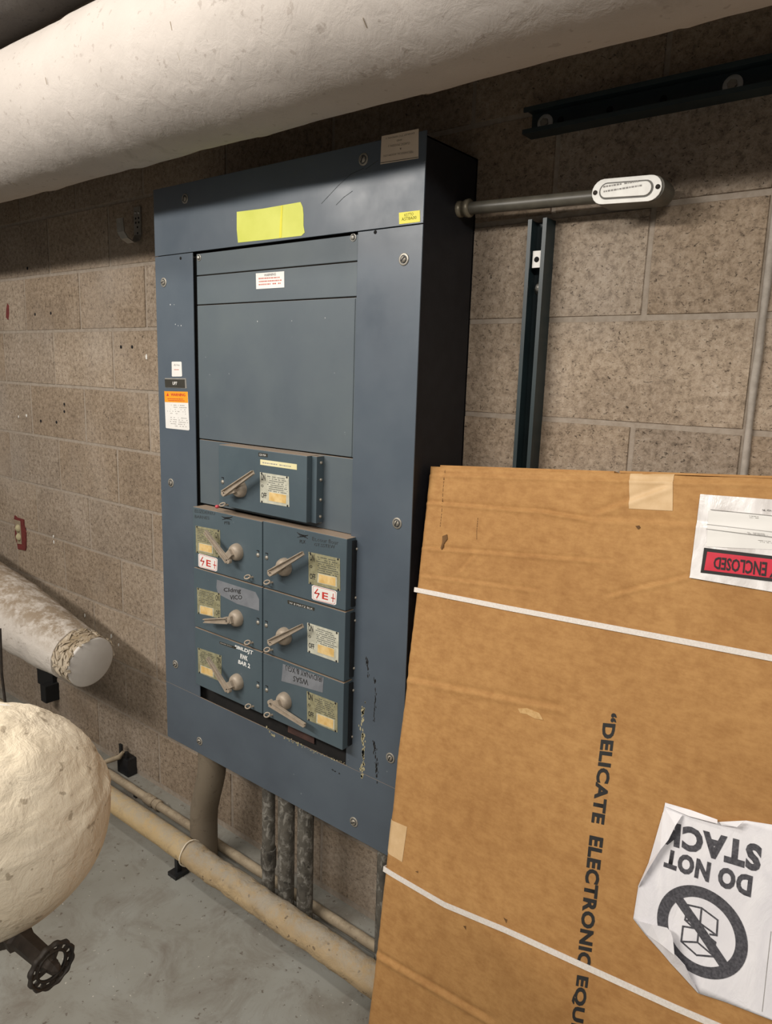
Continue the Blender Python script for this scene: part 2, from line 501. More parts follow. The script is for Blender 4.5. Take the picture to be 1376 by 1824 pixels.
# ================================================================== INSULATED PIPES OVERHEAD
def lumpy_pipe(x0, x1, yc, zc, r, step, n, amp, sc, seams=(), seamh=0.0):
    mb = MB(); vs = []; fs = []
    m = int((x1 - x0) / step)
    for j in range(m + 1):
        x = x0 + (x1 - x0) * j / m
        for i in range(n):
            t = 2 * math.pi * i / n
            p = Vector((x, math.cos(t) * r, math.sin(t) * r))
            d = noise.noise(p * sc) * amp + noise.noise(p * sc * 3.1 + Vector((7, 3, 1))) * amp * 0.45 + noise.noise(p * sc * 9) * amp * 0.12
            for s in seams:
                e = x - s - 0.012 * noise.noise(Vector((0, p.y, p.z)) * 6)
                if e > 0: d += seamh * math.exp(-e * 22)
            vs.append((x, yc + math.cos(t) * (r + d), zc + math.sin(t) * (r + d)))
    for j in range(m):
        for i in range(n):
            fs.append((j * n + i, j * n + (i + 1) % n, (j + 1) * n + (i + 1) % n, (j + 1) * n + i))
    mb.add(vs, fs, True)
    mb.add(vs[:n], [tuple(range(n))]); mb.add(vs[-n:], [tuple(range(n))])
    return mb
BY, BZ, BR = -0.396, 2.141, 0.161
op = thing('overhead_pipe', (0, BY, BZ), 'large white canvas wrapped pipe running above the electrical panel', 'pipe', 'overhead pipes')
lumpy_pipe(-4.2, 2.6, BY, BZ, BR, 0.012, 120, 0.0030, 4.5, (-.33, .09, .525, .94, 1.36), 0.0022).build('canvas_jacket', M['canvas'], op)
sm = MB()
for s in (-.33, .09, .525, .94):
    for j in range(10):
        t0 = math.pi * (0.95 + 0.09 * j)
        pts = []
        for q in range(4):
            t = t0 + q * 0.028
            rr = BR + 0.003
            x = s + 0.004 + 0.01 * noise.noise(Vector((s * 9, t * 2, 0)))
            pts.append((x, BY + math.cos(t) * rr, BZ + math.sin(t) * rr))
        if random.random() < 0.3: sm.tube(pts, 0.0006, 6)
sm.build('seam_edge', M['dusty'], op, stuff=True)
for k, (x0, zz) in enumerate(((-2.6, 0), (2.3, 0))):
    st = MB()
    st.box(x0 - .02, x0 + .02, BY - .27, BY + .27, BZ - BR - .03, BZ - BR - .004)
    for yy in (BY - .25, BY + .25): st.tube([(x0, yy, BZ - BR - .01), (x0, yy, 2.86)], 0.006, 8)
    st.build('pipe_hanger', M['iron'], op)
UY, UZ, UR = -0.447, 2.53, 0.17
up = thing('overhead_pipe', (0, UY, UZ), 'dark grey pipe glimpsed in the top left corner, above the white pipe', 'pipe', 'overhead pipes')
lumpy_pipe(-4.2, 2.6, UY, UZ, UR, 0.05, 60, 0.004, 6).build('pipe_wrap', M['greypipe'], up)
for x0 in (-3.0, 2.0):
    MB().tube([(x0, UY, UZ + UR - .01), (x0, UY, 2.86)], 0.006, 8).build('pipe_hanger', M['iron'], up)

# ================================================================== ELECTRICAL PANEL
panel = thing('electrical_panel', (0.39, 0, 0.41), 'tall slate blue electrical switchboard with rotary switches mounted on the block wall', 'electrical panel')
PX0, PX1, PZ0, PZ1 = -0.058, 0.838, 0.408, 1.985
OX0, OX1, OZ0, OZ1 = 0.106, 0.669, 0.592, 1.8135
eb = MB()
t_ = 0.003
eb.box(PX0 + .01, PX0 + .01 + t_, -.197, 0, PZ0 + .008, PZ1 - .006).box(PX1 - .006 - t_, PX1 - .006, -.197, 0, PZ0 + .008, PZ1 - .006)
eb.box(PX0 + .01, PX1 - .006, -.197, 0, PZ1 - .006 - t_, PZ1 - .006).box(PX0 + .01, PX1 - .006, -.197, 0, PZ0 + .008, PZ0 + .011)
eb.box(PX0 + .01, PX1 - .006, -.006, -.003, PZ0 + .008, PZ1 - .006)
eb.build('enclosure', M['enclosure'], panel)
MB().box(OX0 - .05, OX1 + .05, -.176, -.172, OZ0 - .03, OZ1 + .02).build('back_plate', M['inner'], panel)
g = 0.0009
SZ = 1.8145
def cover(name, x0, x1, z0, z1, y0=-.2, y1=-.197, mat='blue', bev=0.0008):
    return MB().box(x0, x1, y0, y1, z0, z1).build(name, M[mat], panel, bev)
cover('top_cover', PX0, PX1, SZ + g, PZ1)
cover('left_cover', PX0, OX0, 0.588, SZ - g)
cover('right_cover', OX1, PX1, 0.588, SZ - g)
cover('bottom_cover', PX0, PX1, PZ0, 0.5876)
FX0, FX1 = OX0 + .003, OX1 - .002
for z0, z1 in ((1.758, 1.811), (1.6845, 1.7555), (1.335, 1.682), (1.158, 1.332)):
    cover('filler_plate', FX0, FX1, z0, z1, -.190, -.178, 'blue_filler', 0.0015)
# raised rib along the right edge of the big filler
MB().box(FX1 - .012, FX1 - .009, -.1915, -.189, 1.337, 1.68).build('edge_rib', M['blue_filler'], panel, 0.0008)
rp = MB().box(0.45, 0.545, -.182, -.180, 0.592, 0.66)
rp.build('bare_plate', M['rustplate'], panel)

def bolt(pl, u, v, r=.0125, dome=.007, mat='screw', parent=panel, name='bolt', slot=True):
    p = pl.w(u, v, 0)
    n = pl.n
    mb = MB()
    mb.lathe(p, n, [(0, r), (.0012, r), (.0018, r * .93), (.0018, dome * 1.25)], 18, True, False)
    mb.lathe(p, n, [(.0015, dome), (.003, dome), (.0048, dome * .75), (.0055, 0.0001)], 14, True, False)
    o = mb.build(name, M[mat], parent)
    if slot:
        a, b = pl.px(u, v); s = MB(); ang = random.uniform(0.3, 1.2)
        pl.strokeab([(a - math.cos(ang) * dome * .8, b - math.sin(ang) * dome * .8), (a + math.cos(ang) * dome * .8, b + math.sin(ang) * dome * .8)], dome * .35, .0045, .0057, s)
        s.build('slot', M['ink'], o)
    return o
for q in [(330, 354), (648, 284), (292, 503), (720, 462), (305, 860), (708, 932), (313, 1183), (356, 1320), (631, 1464), (696, 1350)]:
    bolt(FRONT, *q)
for q in [(355, 459), (630, 423)]: bolt(FILL, *q, r=.0085, dome=.0055, mat='zinc', slot=False)
hb = MB()
for q in [(322, 460), (669, 413.5)]: hb.lathe(FRONT.w(*q, 0.0002), NEG_Y, [(0, .004), (.0003, .004), (.0004, .0001)], 12)
hb.build('screw_hole', M['hole'], panel, stuff=True)

# stickers and tape on the covers
def decal(name, pl, pxs, mat, parent=None, h=0.0006, base=0.0):
    return pl.poly(pxs, base, base + h).build(name, M[mat], parent or panel)
def pseudo(pl, quad, rows, mat, parent, name='fine_print', h=0.0008, density=0.7, fill=0.45, seed=1):
    """Illegible small print, as dashes of ink."""
    rnd = random.Random(seed); q = [pl.px(*p) for p in quad]; mb = MB()
    def bl(s, t): return [(1 - t) * ((1 - s) * q[0][i] + s * q[1][i]) + t * ((1 - s) * q[3][i] + s * q[2][i]) for i in (0, 1)]
    for r_ in range(rows):
        t0 = (r_ + .5 - fill / 2) / rows; t1 = (r_ + .5 + fill / 2) / rows
        s = rnd.uniform(0, .12)
        end = 1 - rnd.uniform(0, .15)
        while s < end:
            L = rnd.uniform(.02, .07)
            if rnd.random() < density:
                pl.polyab([bl(s, t0), bl(min(s + L, 1), t0), bl(min(s + L, 1), t1), bl(s, t1)], h - .0003, h, mb)
            s += L + .018
    return mb.build(name, M[mat], parent, stuff=True)
cA = c(260, 220, .2193)
tape = decal('yellow_tape', FRONT, cA((740, 718), (950, 692), (1258, 638), (1276, 680), (1282, 740), (1282, 830), (1292, 885), (1265, 912), (1000, 942), (750, 968), (740, 860)), 'neon')
decal('tape_fold', FRONT, cA((1100, 668), (1114, 665), (1105, 925), (1086, 928)), 'yellowst', tape, 0.0012)
lab = decal('warning_label', FILL, [(456.3, 487), (506.7, 483.2), (506.9, 512), (457, 515)], 'white')
FILL.text('WARNING', cA((962, 1222), (1058, 1212), (1058, 1234), (962, 1244)), 'lettering', M['paleredink'], lab, .01)
pseudo(FILL, cA((915, 1248), (1115, 1236), (1115, 1308), (915, 1322)), 3, 'paleredink', lab, density=.95)
cB = c(670, 220, .1381)
lab = decal('beige_label', FRONT, [(680.4, 242.8), (746.4, 229.4), (746, 282), (678.3, 292.8)], 'beige')
MBs = FRONT.poly(cB((65, 505), (550, 432), (550, 438), (65, 512)), .0003, .0009); MBs.build('crease_line', M['ink'], lab)
for s, a, b_, d, e in (('EXHAUST TYC REMOVAL 2', (130, 185), (500, 112), (498, 136), (132, 206)), ('AND', (270, 212), (342, 196), (342, 222), (270, 234)),
                       ('CLASSIC MODEMS 2', (160, 282), (442, 236), (442, 268), (160, 306)), ('&', (308, 316), (332, 312), (332, 336), (308, 342)),
                       ('MECHANICAL ROOM UTIL', (92, 408), (482, 346), (482, 380), (92, 432))):
    FRONT.text(s, cB(e, d, b_, a)[::1], 'lettering', M['ink'], lab, .0) if False else FRONT.text(s, [cB(d)[0], cB(e)[0], cB(a)[0], cB(b_)[0]], 'lettering', M['faded'], lab, .0)
lab = decal('yellow_sticker', FRONT, [(711.3, 379), (748.6, 374.6), (749, 395), (711.8, 399.4)], 'yellowst')
cC = c(560, 220, .2193)
FRONT.text('K5TTO', cC((735, 733), (808, 722), (808, 746), (735, 757)), 'lettering', M['faded'], lab, .0)
FRONT.text('AST8A00', cC((712, 765), (832, 750), (832, 776), (712, 792)), 'lettering', M['faded'], lab, .0)
cD = c(280, 620, .1017)
lab = decal('white_sticker', FRONT, cD((266, 238), (420, 238), (430, 250), (440, 485), (430, 498), (272, 500), (262, 490), (258, 250)), 'white')
FRONT.text('dU ko', cD((295, 280), (400, 280), (400, 312), (295, 312)), 'lettering', M['faded'], lab, .0)
FRONT.text('pissed', cD((298, 365), (400, 365), (400, 390), (298, 390)), 'lettering', M['paleredink'], lab, .0) if False else pseudo(FRONT, cD((298, 365), (400, 365), (400, 392), (298, 392)), 1, 'paleredink', lab, density=1)
lab = decal('name_plate', FRONT, cD((140, 525), (510, 528), (524, 708), (150, 690)), 'zinc', h=.0012)
decal('plate_face', FRONT, cD((142, 545), (492, 550), (498, 700), (152, 685)), 'blackplate', lab, .0006, .0012)
FRONT.text('UP7', cD((283, 588), (362, 590), (362, 648), (283, 645)), 'lettering', M['white'], lab, .02, h=.0022)
lab = decal('danger_label', FRONT, cD((130, 755), (540, 765), (570, 1425), (555, 1442), (165, 1402), (155, 1390)), 'white')
decal('orange_band', FRONT, cD((130, 755), (540, 765), (546, 960), (140, 945)), 'orange', lab, .0009)
FRONT.text('WARNING', cD((245, 790), (500, 795), (500, 845), (245, 838)), 'lettering', M['redink'], lab, .02, h=.0013)
tri = FRONT.poly(cD((170, 838), (212, 838), (191, 785)), .0009, .0013); tri.build('warning_triangle', M['redink'], lab)
pseudo(FRONT, cD((180, 872), (500, 880), (500, 940), (200, 932)), 2, 'redink', lab, h=.0013, density=1, fill=.4)
pseudo(FRONT, cD((165, 975), (535, 990), (545, 1400), (180, 1370)), 11, 'greyink', lab, density=.5, fill=.3, seed=5)

# chipped paint and scuffs
def chips(name, pl, pxs, mat, n, size, spread, seed, tall=1.5, parent=None):
    rnd = random.Random(seed); mb = MB()
    for _ in range(n):
        k = rnd.random() * (len(pxs) - 1); i = int(k)
        u = lerp(pxs[i][0], pxs[i + 1][0], k - i) + rnd.gauss(0, spread); v = lerp(pxs[i][1], pxs[i + 1][1], k - i) + rnd.gauss(0, spread)
        a, b = pl.px(u, v); s = size * rnd.uniform(.3, 1)
        pl.polyab([(a + s * math.cos(t) * rnd.uniform(.4, 1), b + tall * s * math.sin(t) * rnd.uniform(.4, 1)) for t in [j * 2 * math.pi / 7 for j in range(7)]], 0, .0003, mb)
    return mb.build(name, M[mat], parent or panel, stuff=True)
chips('paint_chip', FRONT, [(476, 1298), (487, 1311)], 'chip', 9, .005, 1.2, 1)
chips('paint_chip', FRONT, [(505, 1312), (540, 1330)], 'chip', 22, .0042, 1.4, 2, .8)
chips('paint_chip', FRONT, [(540, 1330), (622, 1363)], 'chip', 36, .0032, 1.2, 3, .6)
chips('paint_chip', FRONT, [(650, 1248), (645, 1290), (648, 1340), (645, 1384)], 'chip', 60, .0042, 1.8, 4, 2.2)
chips('scuff_mark', FRONT, [(652, 1170), (656, 1190), (657, 1205)], 'ink', 16, .0028, 1.2, 5, 2.5)
chips('scuff_mark', FRONT, [(668, 1205), (669, 1250), (665, 1288)], 'ink', 26, .0022, 1.0, 6, 3.5)
chips('scuff_mark', FRONT, [(666, 1320), (670, 1350), (673, 1394)], 'ink', 40, .0026, 1.3, 7, 3)
chips('scuff_mark', FRONT, [(590, 1370), (606, 1378)], 'ink', 9, .004, .7, 8, .6)
chips('white_nick', FRONT, [(301, 510), (315, 582), (660, 560)], 'whitepaint', 8, .0018, 3, 9)
sc = MB()
cS = c(560, 220, .2193)
for pts in (cS((60, 650), (200, 500), (300, 410), (400, 365)), cS((180, 660), (240, 600), (310, 550)), cS((420, 370), (520, 300))):
    FRONT.stroke(pts, .0012, 0, .0002, sc)
sc.build('scratch_mark', M['faded'], panel, stuff=True)

# ---- fused switch units
c1 = c(330, 770, .2326); c2 = c(330, 1000, .2326)
def switch_unit(x0, x1, z0, z1, plate, window, hub, foot, tip, latch, key, plate_mat='plate', mirror=False):
    u = MB().box(x0, x1, -.23, -.186, z0, z1).build('switch_unit', M['blue_unit'], panel, 0.0018)
    # nameplate with window
    UNIT.poly(plate, 0, .0008).build('nameplate', M[plate_mat], u)
    UNIT.poly(window, .0006, .0016).build('amount_window', M['amber'], u)
    wpx = [(lerp(sum(q[0] for q in window) / 4, q[0], 1.14), lerp(sum(q[1] for q in window) / 4, q[1], 1.14)) for q in window]
    UNIT.poly(wpx, .0006, .0012).build('window_frame', M['plate_grey'], u)
    p = plate
    def q(s, t): return (lerp(lerp(p[0][0], p[1][0], s), lerp(p[3][0], p[2][0], s), t), lerp(lerp(p[0][1], p[1][1], s), lerp(p[3][1], p[2][1], s), t))
    sx = (lambda a: 1 - a) if mirror else (lambda a: a)
    if not mirror:
        for s, t0, t1, s1 in (('ON', .04, .27, .19), ('O', .4, .49, .12), ('OFF', .66, .84, .22)):
            UNIT.text(s, [q(.04, t0), q(s1, t0), q(s1, t1), q(.04, t1)], 'lettering', M['ink'], u, .02, h=.0011)
        pseudo(UNIT, [q(.25, .06), q(.95, .06), q(.95, .60), q(.25, .60)], 8, 'faded', u, h=.0011, density=.8, fill=.3, seed=int(x0 * 99 + z0 * 37))
    else:
        for s, t0, t1, s1 in (('ON', .10, .32, .80), ('O', .45, .53, .86), ('OFF', .70, .90, .80)):
            UNIT.text(s, [q(s1, t0), q(.97, t0), q(.97, t1), q(s1, t1)], 'lettering', M['ink'], u, .0, h=.0011)
        pseudo(UNIT, [q(.05, .06), q(.75, .06), q(.75, .56), q(.05, .56)], 8, 'faded', u, h=.0011, density=.8, fill=.3, seed=int(x0 * 99 + z0 * 37))
    sc_ = MB()
    for s, t in ((.06, .03), (.94, .03), (.94, .97), (.06, .97)):
        sc_.lathe(UNIT.w(*q(s, t), .0007), NEG_Y, [(0, .0028), (.001, .0024), (.0013, .0001)], 8)
    sc_.build('rivet', M['ink'], u, stuff=True)
    # hub
    hp = UNIT.w(*hub, 0)
    MB().lathe(hp, NEG_Y, [(0, .0225), (.004, .0225), (.009, .0215), (.014, .0195), (.018, .016), (.0195, .011), (.020, .0001)], 24).build('hub', M['cast'], u)
    # lever: tapered U-section arm from a foot past the hub to the tip
    HP = Plane((0, -.23 - .025, 0), NEG_Y)
    fa = HP.px(*foot); ta = HP.px(*tip)
    dx, dz = ta[0] - fa[0], ta[1] - fa[1]; L = math.hypot(dx, dz); dx /= L; dz /= L
    nx, nz = -dz, dx
    lv = MB()
    def bar(w0, w1, off0, off1, h0, h1, s0=0.0, s1=1.0):
        A = (fa[0] + dx * L * s0, fa[1] + dz * L * s0); B = (fa[0] + dx * L * s1, fa[1] + dz * L * s1)
        HP.polyab([(A[0] + nx * (off0 - w0), A[1] + nz * (off0 - w0)), (B[0] + nx * (off1 - w1), B[1] + nz * (off1 - w1)),
                   (B[0] + nx * (off1 + w1), B[1] + nz * (off1 + w1)), (A[0] + nx * (off0 + w0), A[1] + nz * (off0 + w0))], h0, h1, lv)
    bar(.0082, .0050, 0, 0, 0, .003)
    bar(.0013, .0011, -.0070, -.0040, .003, .008)
    bar(.0013, .0011, .0070, .0040, .003, .008)
    hx, hz = HP.px(*hub)
    # plate joining foot to the hub face
    cx_, cz_ = hp.x, hp.z
    HP.polyab([(fa[0] + nx * .008, fa[1] + nz * .008), (fa[0] - nx * .008, fa[1] - nz * .008), (fa[0] + dx * .03 - nx * .008, fa[1] + dz * .03 - nz * .008),
               (cx_ + .011 * math.cos(-.6), cz_ + .011 * math.sin(-.6)), (cx_ + .011, cz_ + .006), (cx_, cz_ + .011)], -.004, .0008, lv) if False else \
        None
    HP.strokeab([(cx_, cz_), (fa[0] + dx * .012, fa[1] + dz * .012)], .018, -.0055, .0032, lv)
    lv.lathe(HP.pt(fa[0], fa[1], -.004), NEG_Y, [(0, .0075), (.009, .0072), (.0095, .0001)], 14)
    lv.build('lever', M['cast'], u, 0.0006)
    MB().lathe(HP.pt(fa[0] + dx * .004, fa[1] + dz * .004, .0053), NEG_Y, [(0, .0022), (.0004, .0022), (.0005, .0001)], 10).build('lever_hole', M['hole'], u)
    # padlock eye at the foot of the cover
    la = UNIT.px(*latch); e = MB()
    e.tube([UNIT.pt(la[0] + .0088 * math.cos(t), la[1] + .0036 * math.sin(t), .010 - .006 * math.sin(t)) for t in [i * math.pi / 6 for i in range(13)]], .0019, 8, True, False)
    e.add(*[[UNIT.pt(la[0] + a, la[1] + b, h) for a, b, h in ((.006, -.0015, .0), (.012, -.0015, .0), (.010, -.0015, .010), (.005, -.0015, .012), (.006, .0015, .0), (.012, .0015, .0), (.010, .0015, .010), (.005, .0015, .012))],
            [(0, 1, 2, 3), (4, 7, 6, 5), (0, 4, 5, 1), (1, 5, 6, 2), (2, 6, 7, 3), (3, 7, 4, 0)]])
    e.build('padlock_eye', M['cast'], u)
    ka = UNIT.px(*key); kb = MB()
    kb.lathe(UNIT.pt(ka[0], ka[1]), NEG_Y, [(0, .0055), (.002, .005), (.003, .0001)], 12)
    kb.build('cover_screw', M['screw'], u)
    ks = MB(); UNIT.strokeab([(ka[0] - .004, ka[1] + .011), (ka[0] + .004, ka[1] + .011)], .0022, 0, .0004, ks); UNIT.strokeab([(ka[0] + .004, ka[1] + .011), (ka[0] + .004, ka[1] + .006)], .0015, 0, .0004, ks)
    ks.build('keyhole_slot', M['hole'], u)
    return u
LX0, LX1, RX0, RX1 = .1275, .4035, .4075, .6835
main = switch_unit(.239, .556, 1.174, 1.331, c1((575, 305), (795, 340), (800, 572), (577, 535)), c1((648, 458), (778, 482), (775, 546), (645, 522)),
                   c1((428, 430))[0], c1((300, 468))[0], c1((530, 305))[0], c1((310, 550))[0], c1((288, 380))[0], 'plate_grey')
decal('yellow_strip', UNIT, c1((577, 207), (857, 245), (857, 288), (577, 248)), 'paleyellow', main)
o = decal('small_dark_label', UNIT, c1((563, 155), (632, 165), (632, 190), (563, 183)), 'blackplate', main, .0008)
UNIT.text('120 MA', c1((572, 163), (622, 170), (622, 184), (572, 179)), 'lettering', M['white'], main, .0, h=.0012)
pseudo(UNIT, c1((590, 222), (845, 258), (845, 276), (590, 240)), 1, 'greyink', main, density=.8)
MB().lathe(UNIT.w(*c1((255, 568))[0], .004), NEG_Y, [(-.004, .004), (0, .005), (.004, .004), (.006, .0001)], 10).build('red_seal', simple('red_tag', '#b8434a', '#c9525a', .5, bump=0), main)
fr = MB().box(.556, .572, -.214, -.186, 1.173, 1.33)
fr.build('side_flange', M['blue_unit'], panel, .001)
sb = MB()
for z in (1.315, 1.275, 1.228, 1.188):
    sb.lathe((.572, -.200, z), (1, 0, 0), [(0, .004), (.003, .0035), (.004, .0001)], 10)
sb.build('flange_screw', M['screw'], panel, stuff=True)
for q_ in c1((1033, 220), (1032, 672)): bolt(FILL, *q_, r=.008, dome=.0055, mat='zinc', slot=False)

L1 = switch_unit(LX0, LX1, .9890, 1.1545, c1((82, 715), (268, 750), (272, 962), (85, 920)), c1((112, 850), (208, 870), (208, 925), (112, 903)),
                 c1((402, 915))[0], c1((335, 985))[0], c1((163, 758))[0], c1((500, 1102))[0], c1((558, 940))[0], mirror=True)
R1 = switch_unit(RX0, RX1, .9890, 1.1570, c1((947, 915), (1187, 968), (1190, 1215), (948, 1158)), c1((1028, 1085), (1155, 1113), (1155, 1178), (1025, 1148)),
                 c1((768, 1030))[0], c1((655, 1078))[0], c1((912, 925))[0], c1((650, 1142))[0], c1((625, 960))[0])
L2 = switch_unit(LX0, LX1, .8170, .9855, c2((92, 200), (270, 245), (272, 438), (97, 398)), c2((120, 340), (213, 362), (213, 416), (120, 396)),
                 c2((402, 432))[0], c2((335, 452))[0], c2((153, 452))[0], c2((500, 613))[0], c2((558, 468))[0], mirror=True)
R2 = switch_unit(RX0, RX1, .8170, .9855, c2((937, 468), (1178, 545), (1175, 775), (940, 692)), c2((1020, 633), (1145, 672), (1142, 735), (1018, 694)),
                 c2((768, 570))[0], c2((655, 620))[0], c2((908, 490))[0], c2((650, 668))[0], c2((622, 490))[0], 'plate_grey')
L3 = switch_unit(LX0, LX1, .6450, .8135, c2((98, 660), (280, 722), (278, 922), (103, 850)), c2((125, 798), (215, 832), (215, 882), (125, 850)),
                 c2((405, 920))[0], c2((335, 985))[0], c2((180, 735))[0], c2((505, 1100))[0], c2((558, 955))[0], mirror=True)
R3 = switch_unit(RX0, RX1, .6450, .8135, c2((933, 993), (1168, 1085), (1168, 1310), (937, 1212)), c2((1018, 1168), (1138, 1214), (1136, 1280), (1016, 1232)),
                 c2((768, 1065))[0], c2((655, 1080))[0], c2((925, 1252))[0], c2((650, 1165))[0], c2((625, 985))[0])
# side flanges with screws on the right of the right-hand column
for z0, z1 in ((.995, 1.15), (.823, .98), (.650, .808)):
    MB().box(RX1, RX1 + .004, -.212, -.186, z0, z1).build('side_flange', M['black'], panel)
    s_ = MB()
    for z in (z0 + .02, z1 - .02): s_.lathe((RX1 + .004, -.20, z), (1, 0, 0), [(0, .0035), (.0025, .003), (.003, .0001)], 8)
    s_.build('flange_screw', M['screw'], panel, stuff=True)

def sticker_e(u, pxs, tx):
    s = decal('red_white_sticker', UNIT, pxs, 'white', u, .0007)
    ctr = (sum(p[0] for p in pxs) / len(pxs), sum(p[1] for p in pxs) / len(pxs))
    ring = MB(); rr = [(lerp(ctr[0], p[0], .9), lerp(ctr[1], p[1], .9)) for p in pxs]
    UNIT.stroke(rr + [rr[0]], .0008, .0007, .0009, ring); ring.build('sticker_border', M['redink'], u)
    return s
def rquad(q, k=.14):
    """cut the corners of a four-cornered patch"""
    out = []
    for i in range(4):
        p, a, b = q[i], q[i - 1], q[(i + 1) % 4]
        out += [(lerp(p[0], a[0], k * .6), lerp(p[1], a[1], k * .6)), (lerp(p[0], b[0], k * .5), lerp(p[1], b[1], k * .5))]
    return out
def bolt_sign(u, quad):
    q = quad
    def f(s, t): return (lerp(lerp(q[0][0], q[1][0], s), lerp(q[3][0], q[2][0], s), t), lerp(lerp(q[0][1], q[1][1], s), lerp(q[3][1], q[2][1], s), t))
    mb = MB()
    UNIT.stroke([f(.24, .2), f(.12, .52), f(.30, .48), f(.2, .82)], .0030, .0007, .0010, mb)
    UNIT.stroke([f(.86, .25), f(.86, .8)], .0022, .0007, .0010, mb); UNIT.stroke([f(.79, .55), f(.93, .55)], .0022, .0007, .0010, mb)
    mb.build('lightning_mark', M['redink'], u)
    UNIT.text('E', [f(.42, .3), f(.66, .3), f(.66, .78), f(.42, .78)], 'lettering', M['redink'], u, .02, h=.0010)
q_ = c1((102, 925), (250, 967), (246, 1068), (104, 1030)); sticker_e(L1, rquad(q_), 0); bolt_sign(L1, q_)
q_ = c2((972, 178), (1165, 228), (1158, 338), (972, 290)); sticker_e(R1, rquad(q_), 0); bolt_sign(R1, q_)
# handwriting and labels
UNIT.text('ELIZDEREU', c1((75, 588), (228, 612), (228, 634), (75, 612)), 'handwriting', M['faded'], L1, -.005)
UNIT.text('BARNES', c1((75, 632), (185, 646), (185, 668), (75, 655)), 'handwriting', M['faded'], L1, -.005)
def scribble(u, quad, seed):
    rnd = random.Random(seed); mb = MB(); q = quad
    def f(s, t): return (lerp(lerp(q[0][0], q[1][0], s), lerp(q[3][0], q[2][0], s), t), lerp(lerp(q[0][1], q[1][1], s), lerp(q[3][1], q[2][1], s), t))
    UNIT.stroke([f(0, .05), f(1, .95)], .0014, 0, .0004, mb); UNIT.stroke([f(.0, .9), f(1, .1)], .0014, 0, .0004, mb)
    UNIT.stroke([f(.1, .3), f(.95, .3)], .0014, 0, .0004, mb)
    UNIT.stroke([f(.2 + .07 * i, .3 + .5 * (i % 2)) for i in range(10)], .0011, 0, .0004, mb)
    mb.build('scribble', M['ink'], u)
scribble(L1, c1((280, 643), (365, 643), (355, 672), (285, 672)), 1)
UNIT.text('PTB', c1((302, 682), (342, 684), (342, 706), (302, 704)), 'handwriting', M['ink'], L1, 0)
scribble(R1, c1((858, 765), (942, 785), (940, 815), (862, 808)), 2)
UNIT.text('PLX', c1((880, 822), (922, 826), (922, 852), (880, 848)), 'handwriting', M['ink'], R1, 0)
UNIT.text('Et.cour flour', c1((975, 800), (1175, 830), (1175, 862), (975, 828)), 'handwriting', M['faded'], R1, -.005)
UNIT.text('GT.SSTRW', c1((990, 848), (1148, 862), (1148, 892), (990, 868)), 'handwriting', M['faded'], R1, -.005)
decal('grey_tape', UNIT, c2((245, 140), (540, 235), (568, 290), (568, 378), (400, 325), (255, 250), (240, 200)), 'greytape', L2)
UNIT.text('CIdmg', c2((298, 200), (430, 205), (428, 250), (296, 240)), 'handwriting', M['ink'], L2, .01, h=.0010)
UNIT.text('VICO', c2((345, 258), (438, 258), (438, 290), (345, 292)), 'handwriting', M['ink'], L2, .01, h=.0010)
decal('embossed_strip', UNIT, c2((785, 295), (992, 355), (990, 378), (787, 322)), 'blackplate', R2)
UNIT.text('W 8 MATZ BLK', c2((800, 308), (980, 358), (980, 372), (800, 322)), 'lettering', M['white'], R2, -.01, h=.0010)
decal('embossed_strip', UNIT, c2((264, 612), (392, 655), (390, 672), (266, 630)), 'blackplate', L3)
pseudo(UNIT, c2((270, 616), (370, 650), (370, 660), (270, 628)), 1, 'greyink', L3, density=.9)
UNIT.text('EBILDJT', c2((384, 640), (522, 686), (520, 725), (380, 668)), 'handwriting', M['whitepaint'], L3, .03)
UNIT.text('RWK', c2((425, 705), (482, 728), (480, 764), (423, 742)), 'handwriting', M['whitepaint'], L3, .03)
UNIT.text('BAR 2', c2((410, 752), (500, 785), (498, 820), (407, 780)), 'handwriting', M['whitepaint'], L3, .03)
decal('grey_tape', UNIT, c2((750, 785), (900, 835), (1062, 890), (1055, 1005), (900, 960), (738, 915), (745, 855)), 'greytape', R3)
UNIT.text('IRIDVNAY & XGU', c2((1048, 925), (775, 835), (768, 790), (1052, 885)), 'handwriting', M['ink'], R3, .0, h=.0010)
UNIT.text('WSAS', c2((945, 950), (828, 915), (832, 875), (945, 905)), 'handwriting', M['ink'], R3, .0, h=.0010)

# ================================================================== CONDUITS UNDER THE PANEL
def conduit(path, r, label, mat, coup=None, group=None):
    t = thing('conduit', (path[-1][0], path[-1][1], 0), label, 'conduit', group)
    MB().tube(path, r, 18).build('tube', M[mat], t)
    if coup:
        for z, L, rr in coup:
            MB().lathe((path[-1][0], path[-1][1], z), (0, 0, 1), [(0, rr * .97), (.004, rr), (L - .004, rr), (L, rr * .97)], 18).build('coupling', M[mat], t)
    return t
pth = [(.096, -.152, .4155), (.096, -.152, .36), (.092, -.152, .325), (.082, -.152, .285), (.066, -.152, .235), (.054, -.152, .19), (.050, -.152, .15), (.049, -.152, .0)]
conduit(pth, .042, 'thick dusty conduit with a bend, leftmost below the electrical panel', 'conduit_tan', None, 'conduits below the panel')
conduit([(.331, -.14, .4155), (.331, -.14, .0)], .0185, 'thin conduit with a sleeve coupling, second from left below the panel', 'conduit', [(.115, .06, .0225)], 'conduits below the panel')
conduit([(.403, -.14, .4155), (.403, -.14, .0)], .0235, 'mottled grey conduit below the panel, middle one of the close three', 'conduit', None, 'conduits below the panel')
conduit([(.478, -.14, .4155), (.478, -.14, .0)], .0225, 'mottled grey conduit below the panel, right one of the close three', 'conduit', None, 'conduits below the panel')
conduit([(.752, -.14, .4155), (.752, -.14, .0)], .019, 'conduit half hidden behind the left edge of the cardboard box', 'conduit', None, 'conduits below the panel')

